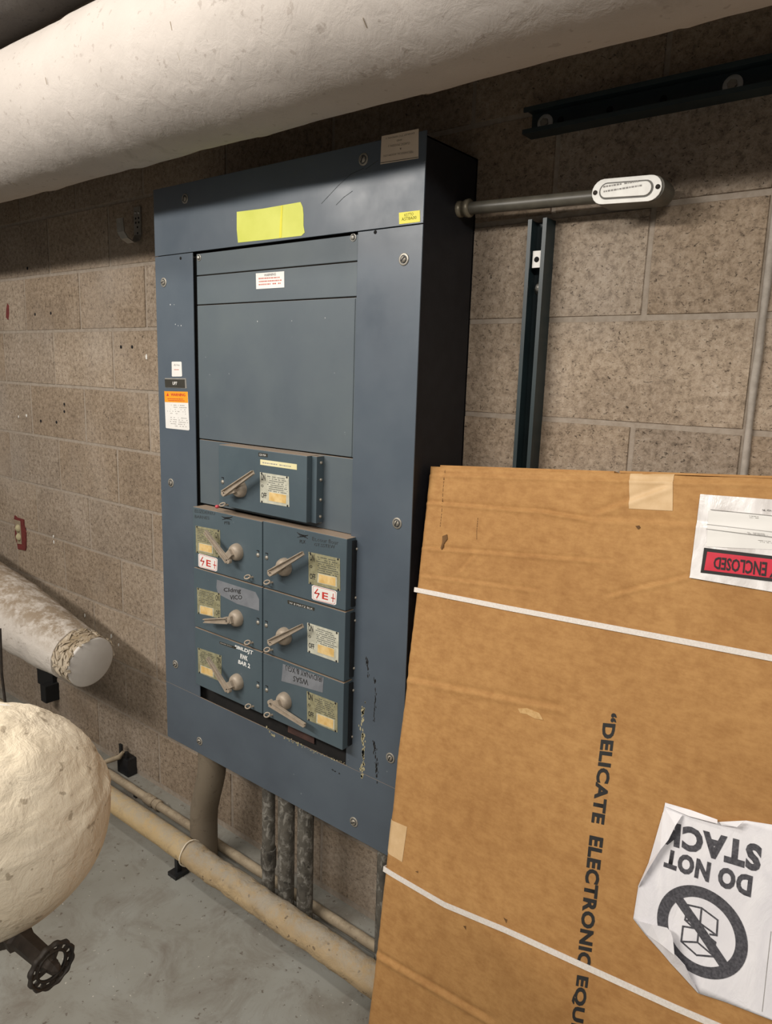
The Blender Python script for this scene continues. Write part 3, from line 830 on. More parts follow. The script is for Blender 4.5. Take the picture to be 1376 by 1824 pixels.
# ================================================================== LOW PIPES
yp = thing('floor_pipe', (0, -.238, .10), 'yellowed insulated pipe running low along the wall below the panel', 'pipe')
YX = .10
lumpy_pipe(-4.2, YX, -.238, .10, .0345, .012, 40, .0012, 14).build('smooth_jacket', M['yellow'], yp)
lumpy_pipe(YX, 2.6, -.238, .10, .0365, .007, 48, .0042, 18).build('rough_jacket', canvas_material('rough_insulation', '#85735a', '#b49d78', '#5f5140', .85, '#9f9686', .95, 1.0), yp)
bd = MB()
bd.tube([(YX - .004 + .002 * math.sin(3 * t), -.238 + math.cos(t) * .0385, .10 + math.sin(t) * .0385) for t in [i * 2 * math.pi / 24 for i in range(25)]], .0022, 6)
bd.build('wrap_edge', M['cream'], yp)
for x in (-1.6, .035, 1.9):
    s_ = MB().box(x - .02, x + .02, -.262, -.214, 0, .012); s_.box(x - .007, x + .007, -.246, -.23, .01, .07)
    s_.build('pipe_foot', M['black'], yp)
lc = thing('low_conduit', (0, -.09, .03), 'small dust covered pipe on the floor between wall and yellowed pipe', 'pipe')
lumpy_pipe(-4.2, 2.6, -.088, .022, .0145, .012, 20, .0012, 18).build('tube', M['dusty'], lc)
for x, L in ((-.36, .05), (-.30, .02), (-2.0, .05)):
    MB().lathe((x, -.088, .022), (1, 0, 0), [(0, .016), (.003, .0185), (L - .003, .0185), (L, .016)], 18).build('coupling', M['dusty'], lc)
for x in (-.42, .9, -1.7):
    MB().box(x - .008, x + .008, -.096, -.08, 0, .010).build('pipe_foot', M['black'], lc)
# black clamp with a dusty wing clip
br = thing('pipe_clamp', (-.47, -.03, 0), 'black pipe clamp with a dusty wing clip by the low pipe, left of panel', 'clamp')
P0 = Plane((0, -.03, 0), NEG_Y)
mb = MB(); a0, b0 = P0.px(222, 1358); a1, b1 = P0.px(230, 1388)
mb.box(a0 - .035, a0 + .035, -.04, -.0, 0.001, .07)
mb.box(a0 - .03, a0 - .012, -.034, -.026, .07, .115); mb.box(a0 + .008, a0 + .022, -.036, -.022, .06, .095)
mb.build('bracket', M['black'], br, .003)
mb = MB()
cx0 = a0 - .02
mb.tube([(cx0 - .005, -.118, .050), (cx0 - .01, -.095, .063), (cx0 + .0, -.07, .068), (cx0 + .02, -.05, .078), (cx0 + .03, -.04, .098)], [.006, .009, .010, .010, .006], 8)
mb.tube([(cx0 - .005 + .014 * math.cos(t), -.128 + .012 * math.sin(t), .046) for t in [i * math.pi / 5 for i in range(11)]], .005, 8, True, False)
mb.build('wing_clip', M['dusty'], br)

# ================================================================== WALL-MOUNTED BITS ON THE RIGHT
def strut(horizontal, p0, length, label):
    w_, d_, t, lip, ret = (.049 if horizontal else .0413), .041, .003, .0085, .005
    prof = [(0, 0), (w_, 0), (w_, d_), (w_ - lip, d_), (w_ - lip, d_ - ret), (w_ - lip + t, d_ - ret), (w_ - lip + t, d_ - t), (w_ - t, d_ - t), (w_ - t, t),
            (t, t), (t, d_ - t), (lip - t, d_ - t), (lip - t, d_ - ret), (lip, d_ - ret), (lip, d_), (0, d_)]
    x, z = p0
    tg = thing('strut_channel', (x, 0, z), label, 'strut channel', 'green strut channels on the wall')
    mb = MB()
    n = len(prof)
    if horizontal:
        a = [(x, -d, z + s) for s, d in prof]; b = [(x + length, -d, z + s) for s, d in prof]
    else:
        a = [(x + s, -d, z) for s, d in prof]; b = [(x + s, -d, z + length) for s, d in prof]
    mb.add(a + b, [(i, (i + 1) % n, n + (i + 1) % n, n + i) for i in range(n)])
    for base in (0, n):     # end faces as quads of the C-section
        mb.add((a + b)[base:base + n], [(0, 1, 8, 9), (1, 2, 7, 8), (2, 3, 6, 7), (3, 4, 5, 6), (0, 9, 10, 15), (15, 10, 11, 14), (14, 11, 12, 13)])
    mb.build('channel', M['strut'], tg, merge=True)
    return tg
hs = strut(True, (.957, 1.998), 1.5, 'dark green metal strut channel mounted horizontally at upper right')
hm = MB()
for i in range(15):
    x = .985 + .1 * i + .035
    if abs(x - 1.337) < .03: continue
    hm.lathe((x, -.0031, 2.0235), NEG_Y, [(0, .007), (.0004, .007), (.0005, .0001)], 14)
hm.build('slot_hole', M['hole'], hs, stuff=True)
for x in (.987, 1.337, 1.9):
    wsh = MB().lathe((x, -.003, 2.0235), NEG_Y, [(0, .0165), (.0022, .0165), (.0024, .006)], 24).build('washer', M['washer'], hs)
    MB().lathe((x, -.005, 2.0235), NEG_Y, [(0, .0085), (.006, .0085), (.0065, .0001)], 6, False).build('bolt_head', M['screw'], hs)
vs_ = strut(False, (.983, .25), 1.585, 'dark green metal strut channel standing upright behind the cardboard box')
MB().box(.994, 1.0135, -.0335, -.031, 1.742, 1.775).build('square_nut', M['white'], vs_, .0008)
MB().lathe((1.0037, -.0335, 1.758), NEG_Y, [(0, .0055), (.0006, .0055), (.0007, .0001)], 14).build('nut_hole', M['hole'], vs_)
MB().lathe((1.0037, -.003, 1.705), NEG_Y, [(0, .015), (.003, .015), (.0035, .0085), (.014, .0085), (.018, .005), (.019, .0001)], 16).build('bolt_head', M['zinc'], vs_)

cf = thing('conduit_fitting', (.85, -.07, 1.86), 'grey conduit from panel side ending in a fitting with white oval cover', 'conduit fitting')
CY = -.065
zz = lambda x: lerp(1.866, 1.853, (x - .832) / .40)
MB().tube([(.832, CY, zz(.832)), (1.145, CY, zz(1.145))], .0125, 18).build('tube', M['conduit_grey'], cf)
mb = MB()
mb.lathe((.832, CY, zz(.832)), (1, 0, 0), [(0, .0165), (.006, .0165), (.007, .0145), (.012, .0145), (.013, .0165), (.018, .0165), (.019, .0185), (.027, .0185), (.029, .0135)], 18)
mb.build('connector', simple('connector_zinc', '#77705f', '#8a826f', .4, .3, 60, .1), cf)
CP = Plane((0, -.092, 0), NEG_Y)
def oval(pl, x0, x1, zc0, zc1, hgt, n=10):
    out = []
    r = hgt / 2
    for i in range(n + 1):
        t = math.pi / 2 + math.pi * i / n; out.append((x0 + r + math.cos(t) * r, zc0 + math.sin(t) * r))
    for i in range(n + 1):
        t = -math.pi / 2 + math.pi * i / n; out.append((x1 - r + math.cos(t) * r, zc1 + math.sin(t) * r))
    return out
za, zb = zz(1.14), zz(1.265)
ov = oval(CP, 1.138, 1.264, za, zb, .043)
CP.polyab(oval(CP, 1.136, 1.268, za, zb, .043), -.056, -.001).build('fitting_body', M['conduit_grey'], cf, .002)
CP.polyab(ov, 0, .0025).build('cover_plate', M['embossed'], cf, .0006)
CP.polyab(oval(CP, 1.152, 1.250, za, zb, .0285), .002, .0032).build('cover_gasket', M['gasket'], cf)
o = CP.polyab(oval(CP, 1.155, 1.247, za, zb, .0235), .0025, .0055).build('raised_panel', M['embossed'], cf, .001)
pseudo(CP, [(1076, 330), (1150, 318), (1150, 335), (1076, 347)], 2, 'greyink', cf, 'embossed_lettering', h=.0058, density=.9, fill=.35)
for x in (1.1445, 1.2575):
    MB().lathe((x, -.0945, zz(x)), NEG_Y, [(0, .004), (.0015, .004), (.0025, .0001)], 12).build('cover_screw', M['iron'], cf)
MB().lathe((1.138, -.075, za + .006), (-1, 0, 0), [(0, .004), (.006, .004), (.007, .0001)], 10).build('copper_screw', M['copper'], cf)

# ================================================================== WALL-MOUNTED BITS ON THE LEFT
hk = thing('wall_hook', (-.44, 0, 1.92), 'grey steel J-shaped wall hook left of the panel', 'hook')
mb = MB()
pts = [(-.0035, 2.02), (-.0035, 1.935), (-.012, 1.915), (-.030, 1.908), (-.052, 1.918), (-.064, 1.935), (-.066, 1.975)]
hw = [.018, .019, .019, .019, .019, .019, .018]
inn = []
for (y, z), hwid in zip(pts, hw): inn.append((y, z, hwid))
vsl = []
for k, (y, z, hwid) in enumerate(inn):
    y2 = inn[min(k + 1, len(inn) - 1)][0] - inn[max(k - 1, 0)][0]; z2 = inn[min(k + 1, len(inn) - 1)][1] - inn[max(k - 1, 0)][1]
    L = math.hypot(y2, z2); ny, nz = -z2 / L * .0018, y2 / L * .0018
    vsl += [(-.434 - hwid, y + ny, z + nz), (-.434 + hwid, y + ny, z + nz), (-.434 + hwid, y - ny, z - nz), (-.434 - hwid, y - ny, z - nz)]
fsl = [(4 * k + i, 4 * k + (i + 1) % 4, 4 * k + 4 + (i + 1) % 4, 4 * k + 4 + i) for k in range(len(inn) - 1) for i in range(4)]
fsl += [(0, 1, 2, 3), tuple(4 * (len(inn) - 1) + i for i in (3, 2, 1, 0))]
mb.add(vsl, fsl); mb.build('hook_strip', simple('hook_steel', '#85827a', '#93908a', .4, .2, 40, .05), hk, merge=True)
mb = MB()
for x, z in ((-.442, 2.003), (-.425, 2.001)): mb.lathe((x, -.0053, z), NEG_Y, [(0, .0045), (.002, .004), (.003, .0001)], 10)
mb.build('hook_screw', M['zinc'], hk)
mb = MB()
for x, z in ((-.442, 1.985), (-.425, 1.985), (-.442, 1.972), (-.425, 1.972), (-.433, 1.958), (-.433, 1.94)): mb.lathe((x, -.0054, z), NEG_Y, [(0, .0035), (.0004, .0035), (.0005, .0001)], 8)
mb.build('punched_hole', M['hole'], hk, stuff=True)

cE = c(0, 900, .0872)
ra = thing('anchor_plate', (-1.36, 0, .75), 'small worn red wall plate with two round bolt heads at far left', 'wall plate')
WALL.poly(cE((318, 205), (370, 250), (505, 290), (510, 400), (550, 560), (552, 860), (540, 920), (385, 890), (372, 790), (330, 640), (325, 400), (305, 300)), .001, .005).build('plate', M['redpaint'], ra)
WALL.poly(cE((310, 285), (440, 320), (455, 520), (470, 790), (380, 780), (370, 560), (335, 400)), .004, .006).build('worn_patch', M['dusty'], ra)
for q_ in cE((403, 465), (418, 645)):
    MB().lathe(WALL.w(*q_, .006), NEG_Y, [(0, .017), (.003, .017), (.009, .011), (.012, .005), (.0125, .0001)], 16).build('bolt_head', M['chip'], ra)

bb = thing('support_bracket', (-1.18, 0, .13), 'black bracket on the wall under the capped white pipe', 'bracket')
MB().box(-1.265, -1.13, -.02, -.001, .16, .36).build('bracket_plate', M['hole'], bb, .002)
MB().box(-1.16, -1.115, -.06, -.001, .125, .20).build('bracket_arm', M['hole'], bb, .003)

# capped pipe stub
cp = thing('capped_pipe', (-.55, -.18, .51), 'white insulated pipe with a torn jacket and flat round end cap at left', 'pipe')
def cpath(pts, seg):
    out = []
    pts = [Vector(p) for p in pts]
    for i in range(len(pts) - 1):
        p0, p1, p2, p3 = pts[max(i - 1, 0)], pts[i], pts[i + 1], pts[min(i + 2, len(pts) - 1)]
        for k in range(seg):
            t = k / seg
            out.append(.5 * ((2 * p1) + (p2 - p0) * t + (2 * p0 - 5 * p1 + 4 * p2 - p3) * t * t + (3 * p1 - p0 - 3 * p2 + p3) * t ** 3))
    out.append(pts[-1])
    return out
def lumpy_tube(path, rs, n, amp, sc, cap0=True):
    vs = []; fs = []
    d0 = (path[1] - path[0]).normalized(); u = d0.orthogonal().normalized()
    for k, p in enumerate(path):
        d = (path[min(k + 1, len(path) - 1)] - path[max(k - 1, 0)]).normalized()
        u = (u - d * u.dot(d)).normalized(); v = d.cross(u)
        for i in range(n):
            t = 2 * math.pi * i / n
            dr = (u * math.cos(t) + v * math.sin(t)); q = p + dr * rs[k]
            e = noise.noise(q * sc) * amp + noise.noise(q * sc * 3) * amp * .5
            vs.append(q + dr * e)
    for k in range(len(path) - 1):
        for i in range(n): fs.append((k * n + i, k * n + (i + 1) % n, (k + 1) * n + (i + 1) % n, (k + 1) * n + i))
    mb = MB(); mb.add(vs, fs, True)
    mb.add(vs[:n], [tuple(range(n))]); mb.add(vs[-n:], [tuple(range(n))])
    return mb
PIPE = cpath([(-.377, -.262, .578), (-.559, -.280, .606), (-.88, -.305, .664), (-1.271, -.33, .74), (-2.0, -.33, .86)], 30)
m_ = len(PIPE)
def prad(k):
    f = k / (m_ - 1); return lerp(.0875, .120, max(0, min(1, (f - .12) / .35)))
cut = int(m_ * .14)
lumpy_tube(PIPE[cut:], [prad(k) for k in range(cut, m_)], 64, .003, 14).build('canvas_jacket', M['canvas_end'], cp)
lumpy_tube(PIPE[:cut + 3], [.083] * (cut + 3), 64, .0016, 20).build('torn_collar', M['torn'], cp)
ax = (PIPE[0] - PIPE[3]).normalized()
MB().lathe(PIPE[0] - ax * .004, ax, [(0, .0832), (.006, .0835), (.0085, .079), (.009, .0001)], 48).build('end_cap', M['capface'], cp)
fk = MB(); rnd = random.Random(11)
u0 = ax.orthogonal().normalized(); v0 = ax.cross(u0)
# curled scraps of canvas around the torn end
for i in range(150):
    t = rnd.uniform(0, 2 * math.pi); kk = rnd.randint(0, cut)
    dr = u0 * math.cos(t) + v0 * math.sin(t)
    if dr.z < -.35: continue
    p = PIPE[kk] + dr * .0845
    tang = ax.cross(dr)
    d1 = (tang * rnd.uniform(-1, 1) + ax * rnd.uniform(-.6, .6)).normalized(); d2 = dr.cross(d1)
    L, wd = rnd.uniform(.012, .045), rnd.uniform(.003, .011)
    h0, h1 = rnd.uniform(.0, .002), rnd.uniform(.002, .008)
    vs = [p - d1 * L / 2 - d2 * wd / 2, p - d1 * L / 2 + d2 * wd / 2, p + d2 * wd * .6 + dr * h0, p - d2 * wd * .5 + dr * h1, p + d1 * L / 2 + d2 * wd * .4 + dr * h1 * .5, p + d1 * L / 2 - d2 * wd * .5 + dr * h0]
    vs += [q - dr * .0015 for q in vs]
    fk.add(vs, [(0, 1, 2, 3), (3, 2, 4, 5), (6, 9, 8, 7), (9, 11, 10, 8), (0, 3, 9, 6), (3, 5, 11, 9), (1, 7, 8, 2), (2, 8, 10, 4), (0, 6, 7, 1), (5, 4, 10, 11)])
o = fk.build('canvas_scraps', M['torn'], cp); o['kind'] = 'stuff'

# thin hanger rod far left
hr = thing('hanger_rod', (-1.35, -.25, 0), 'thin dark metal rod standing at the left edge behind insulated valve', 'rod')
RP = Plane((0, -.45, 0), NEG_Y)
MB().tube([RP.w(0, 1120), RP.w(3, 1200), RP.w(9, 1250), RP.w(14, 1330), (RP.w(14, 1330).x, -.45, 0)], .0045, 8).build('rod', M['iron'], hr)

# ================================================================== FOREGROUND INSULATED VALVE
D0 = 0.85
def atd(u, v, d):
    x, y = (u - 688) / FPX, (v - 912) / FPX
    return CAMC + Vector((rx.x * x + ry.x * y + rz.x, rx.y * x + ry.y * y + rz.y, rx.z * x + ry.z * y + rz.z)) * d
bc = atd(-28, 1456, D0)
iv = thing('insulated_valve', (bc.x, bc.y, 0), 'cream insulated valve in the left foreground with black hand wheel below', 'valve')
vs = []; fs = []; NU, NV = 96, 128
BRAD = .1385
for j in range(NV + 1):
    ph = -math.pi / 2 + math.pi * j / NV
    for i in range(NU):
        t = 2 * math.pi * i / NU
        d = Vector((math.cos(ph) * math.cos(t), math.cos(ph) * math.sin(t), math.sin(ph)))
        e = noise.noise(d * 3) * .004 + noise.noise(d * 9) * .0016 + noise.noise(d * 26) * .0013 + noise.noise(d * 55) * .0007
        if d.z < 0.12: e = noise.noise(d * 2.2) * .0025         # smooth lower half-shell
        elif d.z < .2: e += .0012
        vs.append(bc + Vector((d.x, d.y, d.z * (.93 if d.z > 0 else .955))) * (BRAD + e))
for j in range(NV):
    for i in range(NU): fs.append((j * NU + i, j * NU + (i + 1) % NU, (j + 1) * NU + (i + 1) % NU, (j + 1) * NU + i))
mb = MB(); mb.add(vs, fs, True)
mb.build('insulation', M['cream'], iv)
PP = cpath([bc + Vector((-.05, -.04, .0)), bc + Vector((-.16, -.125, .0)), bc + Vector((-.24, -.19, .0))], 8)
lumpy_tube(PP, [.09] * len(PP), 48, .004, 10).build('insulated_run', M['cream'], iv)
MB().tube([bc + Vector((-.2, -.16, 0)), (bc.x - .2, bc.y - .16, 0)], .02, 12).build('support_post', M['iron'], iv)
# bonnet, stem and wheel point down towards the right
wc = atd(92, 1720, .78)
b0_ = atd(6, 1645, .83)
sd = (wc - b0_).normalized(); LL = (wc - b0_).length
MB().lathe(b0_ - sd * .03, sd, [(0, .024), (.026, .025), (.030, .0275), (.038, .0275), (.040, .023), (.047, .021), (.050, .013), (.056, .0105)], 20).build('bonnet', M['rust'], iv)
MB().lathe(b0_ + sd * .012, sd, [(0, .0105), (.010, .011), (.012, .016), (.022, .0165), (.025, .0125), (LL - .020, .011), (LL - .014, .008), (LL - .004, .0065), (LL, .0001)], 6, False).build('packing_nut', M['rust'], iv)
# wheel disc faces down the stem, tilted a little
wn = sd; wu = wn.orthogonal().normalized(); wv = wn.cross(wu)
RW = .0262
def wp(r, t, h): return wc + (wu * math.cos(t) + wv * math.sin(t)) * r + wn * h
wh = MB(); NS = 120
vs = []; fs = []
prof = [(.86, -.0025), (.94, -.0036), (1.0, -.0016), (1.0, .0016), (.94, .0036), (.86, .0025)]
for i in range(NS):
    t = 2 * math.pi * i / NS
    k = 1 + .035 * math.cos(12 * t)
    for r_, h in prof: vs.append(wp(RW * r_ * (k if r_ > .9 else 1), t, h))
n6 = 6
for i in range(NS):
    for j in range(n6):
        fs.append((i * n6 + j, i * n6 + (j + 1) % n6, ((i + 1) % NS) * n6 + (j + 1) % n6, ((i + 1) % NS) * n6 + j))
wh.add(vs, fs, True)
# inner ring, bridges (so that square windows stay between) and two wide spokes
vs = []; fs = []
for i in range(60):
    t = 2 * math.pi * i / 60
    for r_, h in ((.58, -.0016), (.68, -.0016), (.68, .0016), (.58, .0016)): vs.append(wp(RW * r_, t, h))
for i in range(60):
    for j in range(4): fs.append((i * 4 + j, i * 4 + (j + 1) % 4, ((i + 1) % 60) * 4 + (j + 1) % 4, ((i + 1) % 60) * 4 + j))
wh.add(vs, fs, True)
for k in range(12):
    t = 2 * math.pi * (k + .5) / 12; dt0, dt1 = .14, .10
    a = [wp(RW * .64, t - dt0, -.0015), wp(RW * .9, t - dt1, -.0015), wp(RW * .9, t + dt1, -.0015), wp(RW * .64, t + dt0, -.0015)]
    b = [wp(RW * .64, t - dt0, .0015), wp(RW * .9, t - dt1, .0015), wp(RW * .9, t + dt1, .0015), wp(RW * .64, t + dt0, .0015)]
    wh.prism(a, b)
for k in range(3):
    t = 2 * math.pi * k / 3 + .4
    a = [wp(RW * .1, t - .6, -.0015), wp(RW * .6, t - .13, -.0015), wp(RW * .6, t + .13, -.0015), wp(RW * .1, t + .6, -.0015)]
    b = [p + wn * .003 for p in a]
    wh.prism(a, b)
wheel = wh.build('hand_wheel', M['iron'], iv)
MB().lathe(wc - wn * .004, wn, [(0, .0075), (.005, .0075), (.006, .0045), (.009, .0045), (.0095, .0001)], 14).build('wheel_nut', M['rust'], wheel)
ws = thing('canvas_scrap', atd(4, 1266, .86), 'torn white scrap lying on top of the cream insulation at left edge', 'scrap')
mb = MB(); gx = 8
S0 = atd(-14, 1258, .86); S1 = atd(20, 1262, .86)
sv = []
for j in range(4):
    for i in range(gx + 1):
        f = i / gx
        p = S0.lerp(S1, f) + Vector((.0, -.006 * (j - 1.5), 0)) + Vector((0, 0, .003 * math.sin(3 * f + j) - (.008 * abs(j - 1.5) * f * .6)))
        sv.append(p)
sf = [(j * (gx + 1) + i, j * (gx + 1) + i + 1, (j + 1) * (gx + 1) + i + 1, (j + 1) * (gx + 1) + i) for j in range(3) for i in range(gx)]
mb.add(sv + [p - Vector((0, 0, .002)) for p in sv], sf + [tuple(k + len(sv) for k in f)[::-1] for f in sf], True)
mb.build('scrap_sheet', M['white'], ws)

# ================================================================== CARDBOARD BOX
BU = Vector((-0.99728501, 0.00879037, -0.07311185)).normalized()      # along the top edge, to the left
BV = Vector((0.06945809, -0.21746986, -0.97359254)).normalized()      # down the front face
BN = BU.cross(BV).normalized()
if BN.y > 0: BN = -BN
S_ = 1.55
x_, y_ = (765 - 688) / FPX, (830 - 912) / FPX
BA = CAMC + Vector((rx.x * x_ + ry.x * y_ + rz.x, rx.y * x_ + ry.y * y_ + rz.y, rx.z * x_ + ry.z * y_ + rz.z)) * S_
BOX = Plane(BA, BN, -BU)
BH = (BA.z - .003) / -BV.z
BW, BT = 1.10, .115
box = thing('cardboard_box', (BA.x + .5, BA.y - .2, 0), 'large flat brown cardboard box leaning on the wall, strapped and printed', 'box')
def boxh(a, b):
    """relief of the front face: creases, dents and soft warping"""
    h = noise.noise(Vector((a * 2.2, b * 2.2, 3))) * .003 + noise.noise(Vector((a * 9, b * 9, 8))) * .0006
    for (p, q, dep, wd) in CREASE:
        (a0, b0), (a1, b1) = p, q
        L2 = (a1 - a0) ** 2 + (b1 - b0) ** 2
        t = ((a - a0) * (a1 - a0) + (b - b0) * (b1 - b0)) / L2
        if -.05 < t < 1.05:
            d = ((a - a0) * -(b1 - b0) + (b - b0) * (a1 - a0)) / math.sqrt(L2)
            if abs(d) < 4 * wd:
                f = max(0, min(1, min(t + .05, 1.05 - t) * 10))
                h += -2.0 * dep * f * (d / wd) * math.exp(.5 - d * d / (2 * wd * wd))
    e = min(a + .0, BW - a, -b, b + BH)
    if e < .012: h -= .006 * (1 - e / .012) ** 2
    return h
CREASE = [(BOX.px(*p), BOX.px(*q), dep, wd) for p, q, dep, wd in (
    ((758, 894), (968, 911), .0010, .0030), ((968, 911), (1050, 925), .0012, .0030), ((1050, 925), (1376, 940), .0006, .005),
    ((752, 975), (1080, 1000), .0009, .0030), ((748, 1024), (960, 1052), .0007, .0030), ((720, 1208), (1000, 1262), .0009, .005),
    ((668, 1698), (877, 1820), .0014, .005), ((1060, 915), (1195, 865), .0010, .005), ((1085, 1062), (1230, 1025), .0010, .0030),
    ((765, 845), (1376, 862), .0009, .0030), ((820, 1018), (845, 990), .0010, .0030), ((788, 1090), (800, 1055), .0008, .0030))]
NA, NB = 280, 470
vs = []; fs = []
for j in range(NB + 1):
    b = -BH * j / NB
    for i in range(NA + 1):
        a = BW * i / NA
        aa = a + (noise.noise(Vector((0, b * 9, 1))) * .0025 + noise.noise(Vector((0, b * 60, 4))) * .0008) * (1 - i / NA)
        bb_ = b + noise.noise(Vector((a * 12, 0, 1))) * .0015 * (1 - j / NB)
        vs.append(BOX.pt(aa, bb_, boxh(a, b)))
for j in range(NB):
    for i in range(NA): fs.append((j * (NA + 1) + i, j * (NA + 1) + i + 1, (j + 1) * (NA + 1) + i + 1, (j + 1) * (NA + 1) + i))
mb = MB(); mb.add(vs, fs, True)
rim = [i for i in range(NA + 1)] + [(j + 1) * (NA + 1) - 1 for j in range(1, NB + 1)] + [NB * (NA + 1) + i for i in range(NA - 1, -1, -1)] + [j * (NA + 1) for j in range(NB - 1, 0, -1)]
rv = [vs[k] for k in rim]; n = len(rv)
back = []
for k in rim:
    j, i = divmod(k, NA + 1)
    back.append(BOX.pt(BW * i / NA, -BH * j / NB, -BT))
mb.add(rv + back, [(i, (i + 1) % n, n + (i + 1) % n, n + i) for i in range(n)] + [tuple(range(n, 2 * n))])
mb.build('carton', M['board'], box)
# flaps meeting along the top
for a0, a1, k in ((.02, .40, .0), (.41, 1.08, .001)):
    fp = MB(); fp.prism([BOX.pt(a0, .0005 + k, -.012), BOX.pt(a1, .0005 + k, -.012), BOX.pt(a1, .0005 + k, -BT + .005), BOX.pt(a0, .0005 + k, -BT + .005)],
                        [BOX.pt(a0, .004 + k, -.012), BOX.pt(a1, .004 + k, -.012), BOX.pt(a1, .004 + k, -BT + .005), BOX.pt(a0, .004 + k, -BT + .005)])
    fp.build('top_flap', M['board'], box)
# straps
def strap(pxs, wd):
    ab = [BOX.px(*p) for p in pxs]
    (a0, b0), (a1, b1) = ab[-2], ab[-1]; sl = (b1 - b0) / (a1 - a0)
    ab[0] = (-.0015, ab[0][1])
    ab.append((BW + .0015, b1 + sl * (BW + .0015 - a1)))
    fine = []
    for (p, q) in zip(ab, ab[1:]):
        m = max(2, int((q[0] - p[0]) / .02))
        fine += [(lerp(p[0], q[0], i / m), lerp(p[1], q[1], i / m)) for i in range(m)]
    fine.append(ab[-1])
    vs = []; fs = []
    for a, b in fine:
        h = boxh(max(.013, min(BW - .013, a)), b) if .004 < a < BW - .004 else -.001
        for db, dh in ((-wd / 2, .0006), (wd / 2, .0006), (wd / 2, .0020), (-wd / 2, .0020)): vs.append(BOX.pt(a, b + db, h + dh))
    for i in range(len(fine) - 1):
        for j in range(4): fs.append((4 * i + j, 4 * i + (j + 1) % 4, 4 * i + 4 + (j + 1) % 4, 4 * i + 4 + j))
    mb = MB(); mb.add(vs, fs)
    for a, b in (fine[0], fine[-1]):
        s = 1 if a > .5 else -1
        mb.prism([BOX.pt(a, b - wd / 2, .001), BOX.pt(a, b + wd / 2, .001), BOX.pt(a, b + wd / 2, -BT), BOX.pt(a, b - wd / 2, -BT)],
                 [BOX.pt(a + s * .0015, b - wd / 2, .001), BOX.pt(a + s * .0015, b + wd / 2, .001), BOX.pt(a + s * .0015, b + wd / 2, -BT), BOX.pt(a + s * .0015, b - wd / 2, -BT)])
    return mb.build('strap', M['strap'], box)
strap([(738, 1050), (900, 1082), (1100, 1120), (1376, 1172)], .0098)
strap([(685, 1548), (793.5, 1611), (901.6, 1656), (1023.7, 1712), (1120, 1756), (1201, 1793), (1287, 1830)], .0105)
# packing tape patches
BOX_H = lambda a, b: boxh(a, b)
def sheet(name, pxs, mat, parent, lift, nu=24, nv=24, wob=0.0, sc=20, thick=.0004):
    """thin four-cornered sheet lying on the box face and following its relief"""
    q = [BOX.px(*p) for p in pxs]; vs = []; fs = []
    for j in range(nv + 1):
        for i in range(nu + 1):
            s, t = i / nu, j / nv
            a = (1 - t) * ((1 - s) * q[0][0] + s * q[1][0]) + t * ((1 - s) * q[3][0] + s * q[2][0])
            b = (1 - t) * ((1 - s) * q[0][1] + s * q[1][1]) + t * ((1 - s) * q[3][1] + s * q[2][1])
            vs.append((a, b))
    pts = [BOX.pt(a, b, boxh(a, b) + lift + wob * noise.noise(Vector((a * sc, b * sc, 2)))) for a, b in vs]
    for j in range(nv):
        for i in range(nu): fs.append((j * (nu + 1) + i, j * (nu + 1) + i + 1, (j + 1) * (nu + 1) + i + 1, (j + 1) * (nu + 1) + i))
    mb = MB(); mb.add(pts, fs, True)
    low = [p - BN * thick for p in pts]
    mb.add(low, [f[::-1] for f in fs], True)
    return mb.build(name, M[mat], parent)
sheet('packing_tape', [(1122, 843), (1200, 843.5), (1199, 910), (1121.5, 906)], 'cleartape', box, .0008, 24, 20)
sheet('packing_tape', [(694, 1459), (726.5, 1472.5), (717.5, 1535), (687, 1517)], 'cleartape', box, .0008, 24, 20)
# holes, tears and scuffs
te = MB()
for pxs in (((789, 955), (797, 952), (798, 960), (792, 968), (788, 980), (786, 976), (789, 966)), ((1133, 937), (1140, 936), (1142, 940), (1138, 943)),
            ((929, 1268), (944, 1266), (958, 1275), (950, 1273)), ((741, 1552), (746, 1551), (746, 1555)), ((826, 1649), (831, 1649), (831, 1656)), ((898, 1634), (905, 1638), (903, 1644))):
    ab = [BOX.px(*p) for p in pxs]; h = max(boxh(*q) for q in ab)
    BOX.polyab(ab, h - .001, h + .0004).build('tear', M['tear'], box)
sc_ab = [BOX.px(*p) for p in ((924, 1262), (940, 1261), (962, 1270), (969, 1282), (955, 1280), (940, 1272), (928, 1270))]
hs_ = max(boxh(*q) for q in sc_ab); BOX.polyab(sc_ab, hs_ - .001, hs_ + .0002).build('scrape', simple('scraped_kraft', '#b8915c', '#caa672', .9, scale=120, bump=.3), box)
te = MB()
for pts in (((852, 923), (850, 945), (850, 962)), ((793, 838), (790, 870), (787, 915), (784, 940))):
    ab = [BOX.px(*p) for p in pts]
    for p, q in zip(ab, ab[1:]):
        for k in range(5):
            f0, f1 = k / 5, (k + .6) / 5
            A = (lerp(p[0], q[0], f0), lerp(p[1], q[1], f0)); B = (lerp(p[0], q[0], f1), lerp(p[1], q[1], f1))
            h = boxh(*A); BOX.strokeab([A, B], .0012, h - .001, h + .0003, te)
te.build('scuff_line', M['tear'], box, stuff=True)
# stencilled print
bh = lambda a, b: boxh(a, b) + .0006
cG = c(1000, 1250, .315)
for s, tl, tr, brr, bl in (('\u201cDELICATE', (319, 66), (248, 697), (172, 680), (244, 60)),
                           ('ELECTRONIC', (243, 770), (166, 1506), (90, 1490), (163, 752)),
                           ('EQUIPMENT\u201d', (158, 1558), (62, 2345), (-16, 2325), (80, 1540))):
    BOX.text(s, cG(tl, tr, brr, bl), 'box_print', M['ink'], box, .042, .0, bh, 1.06, 3)
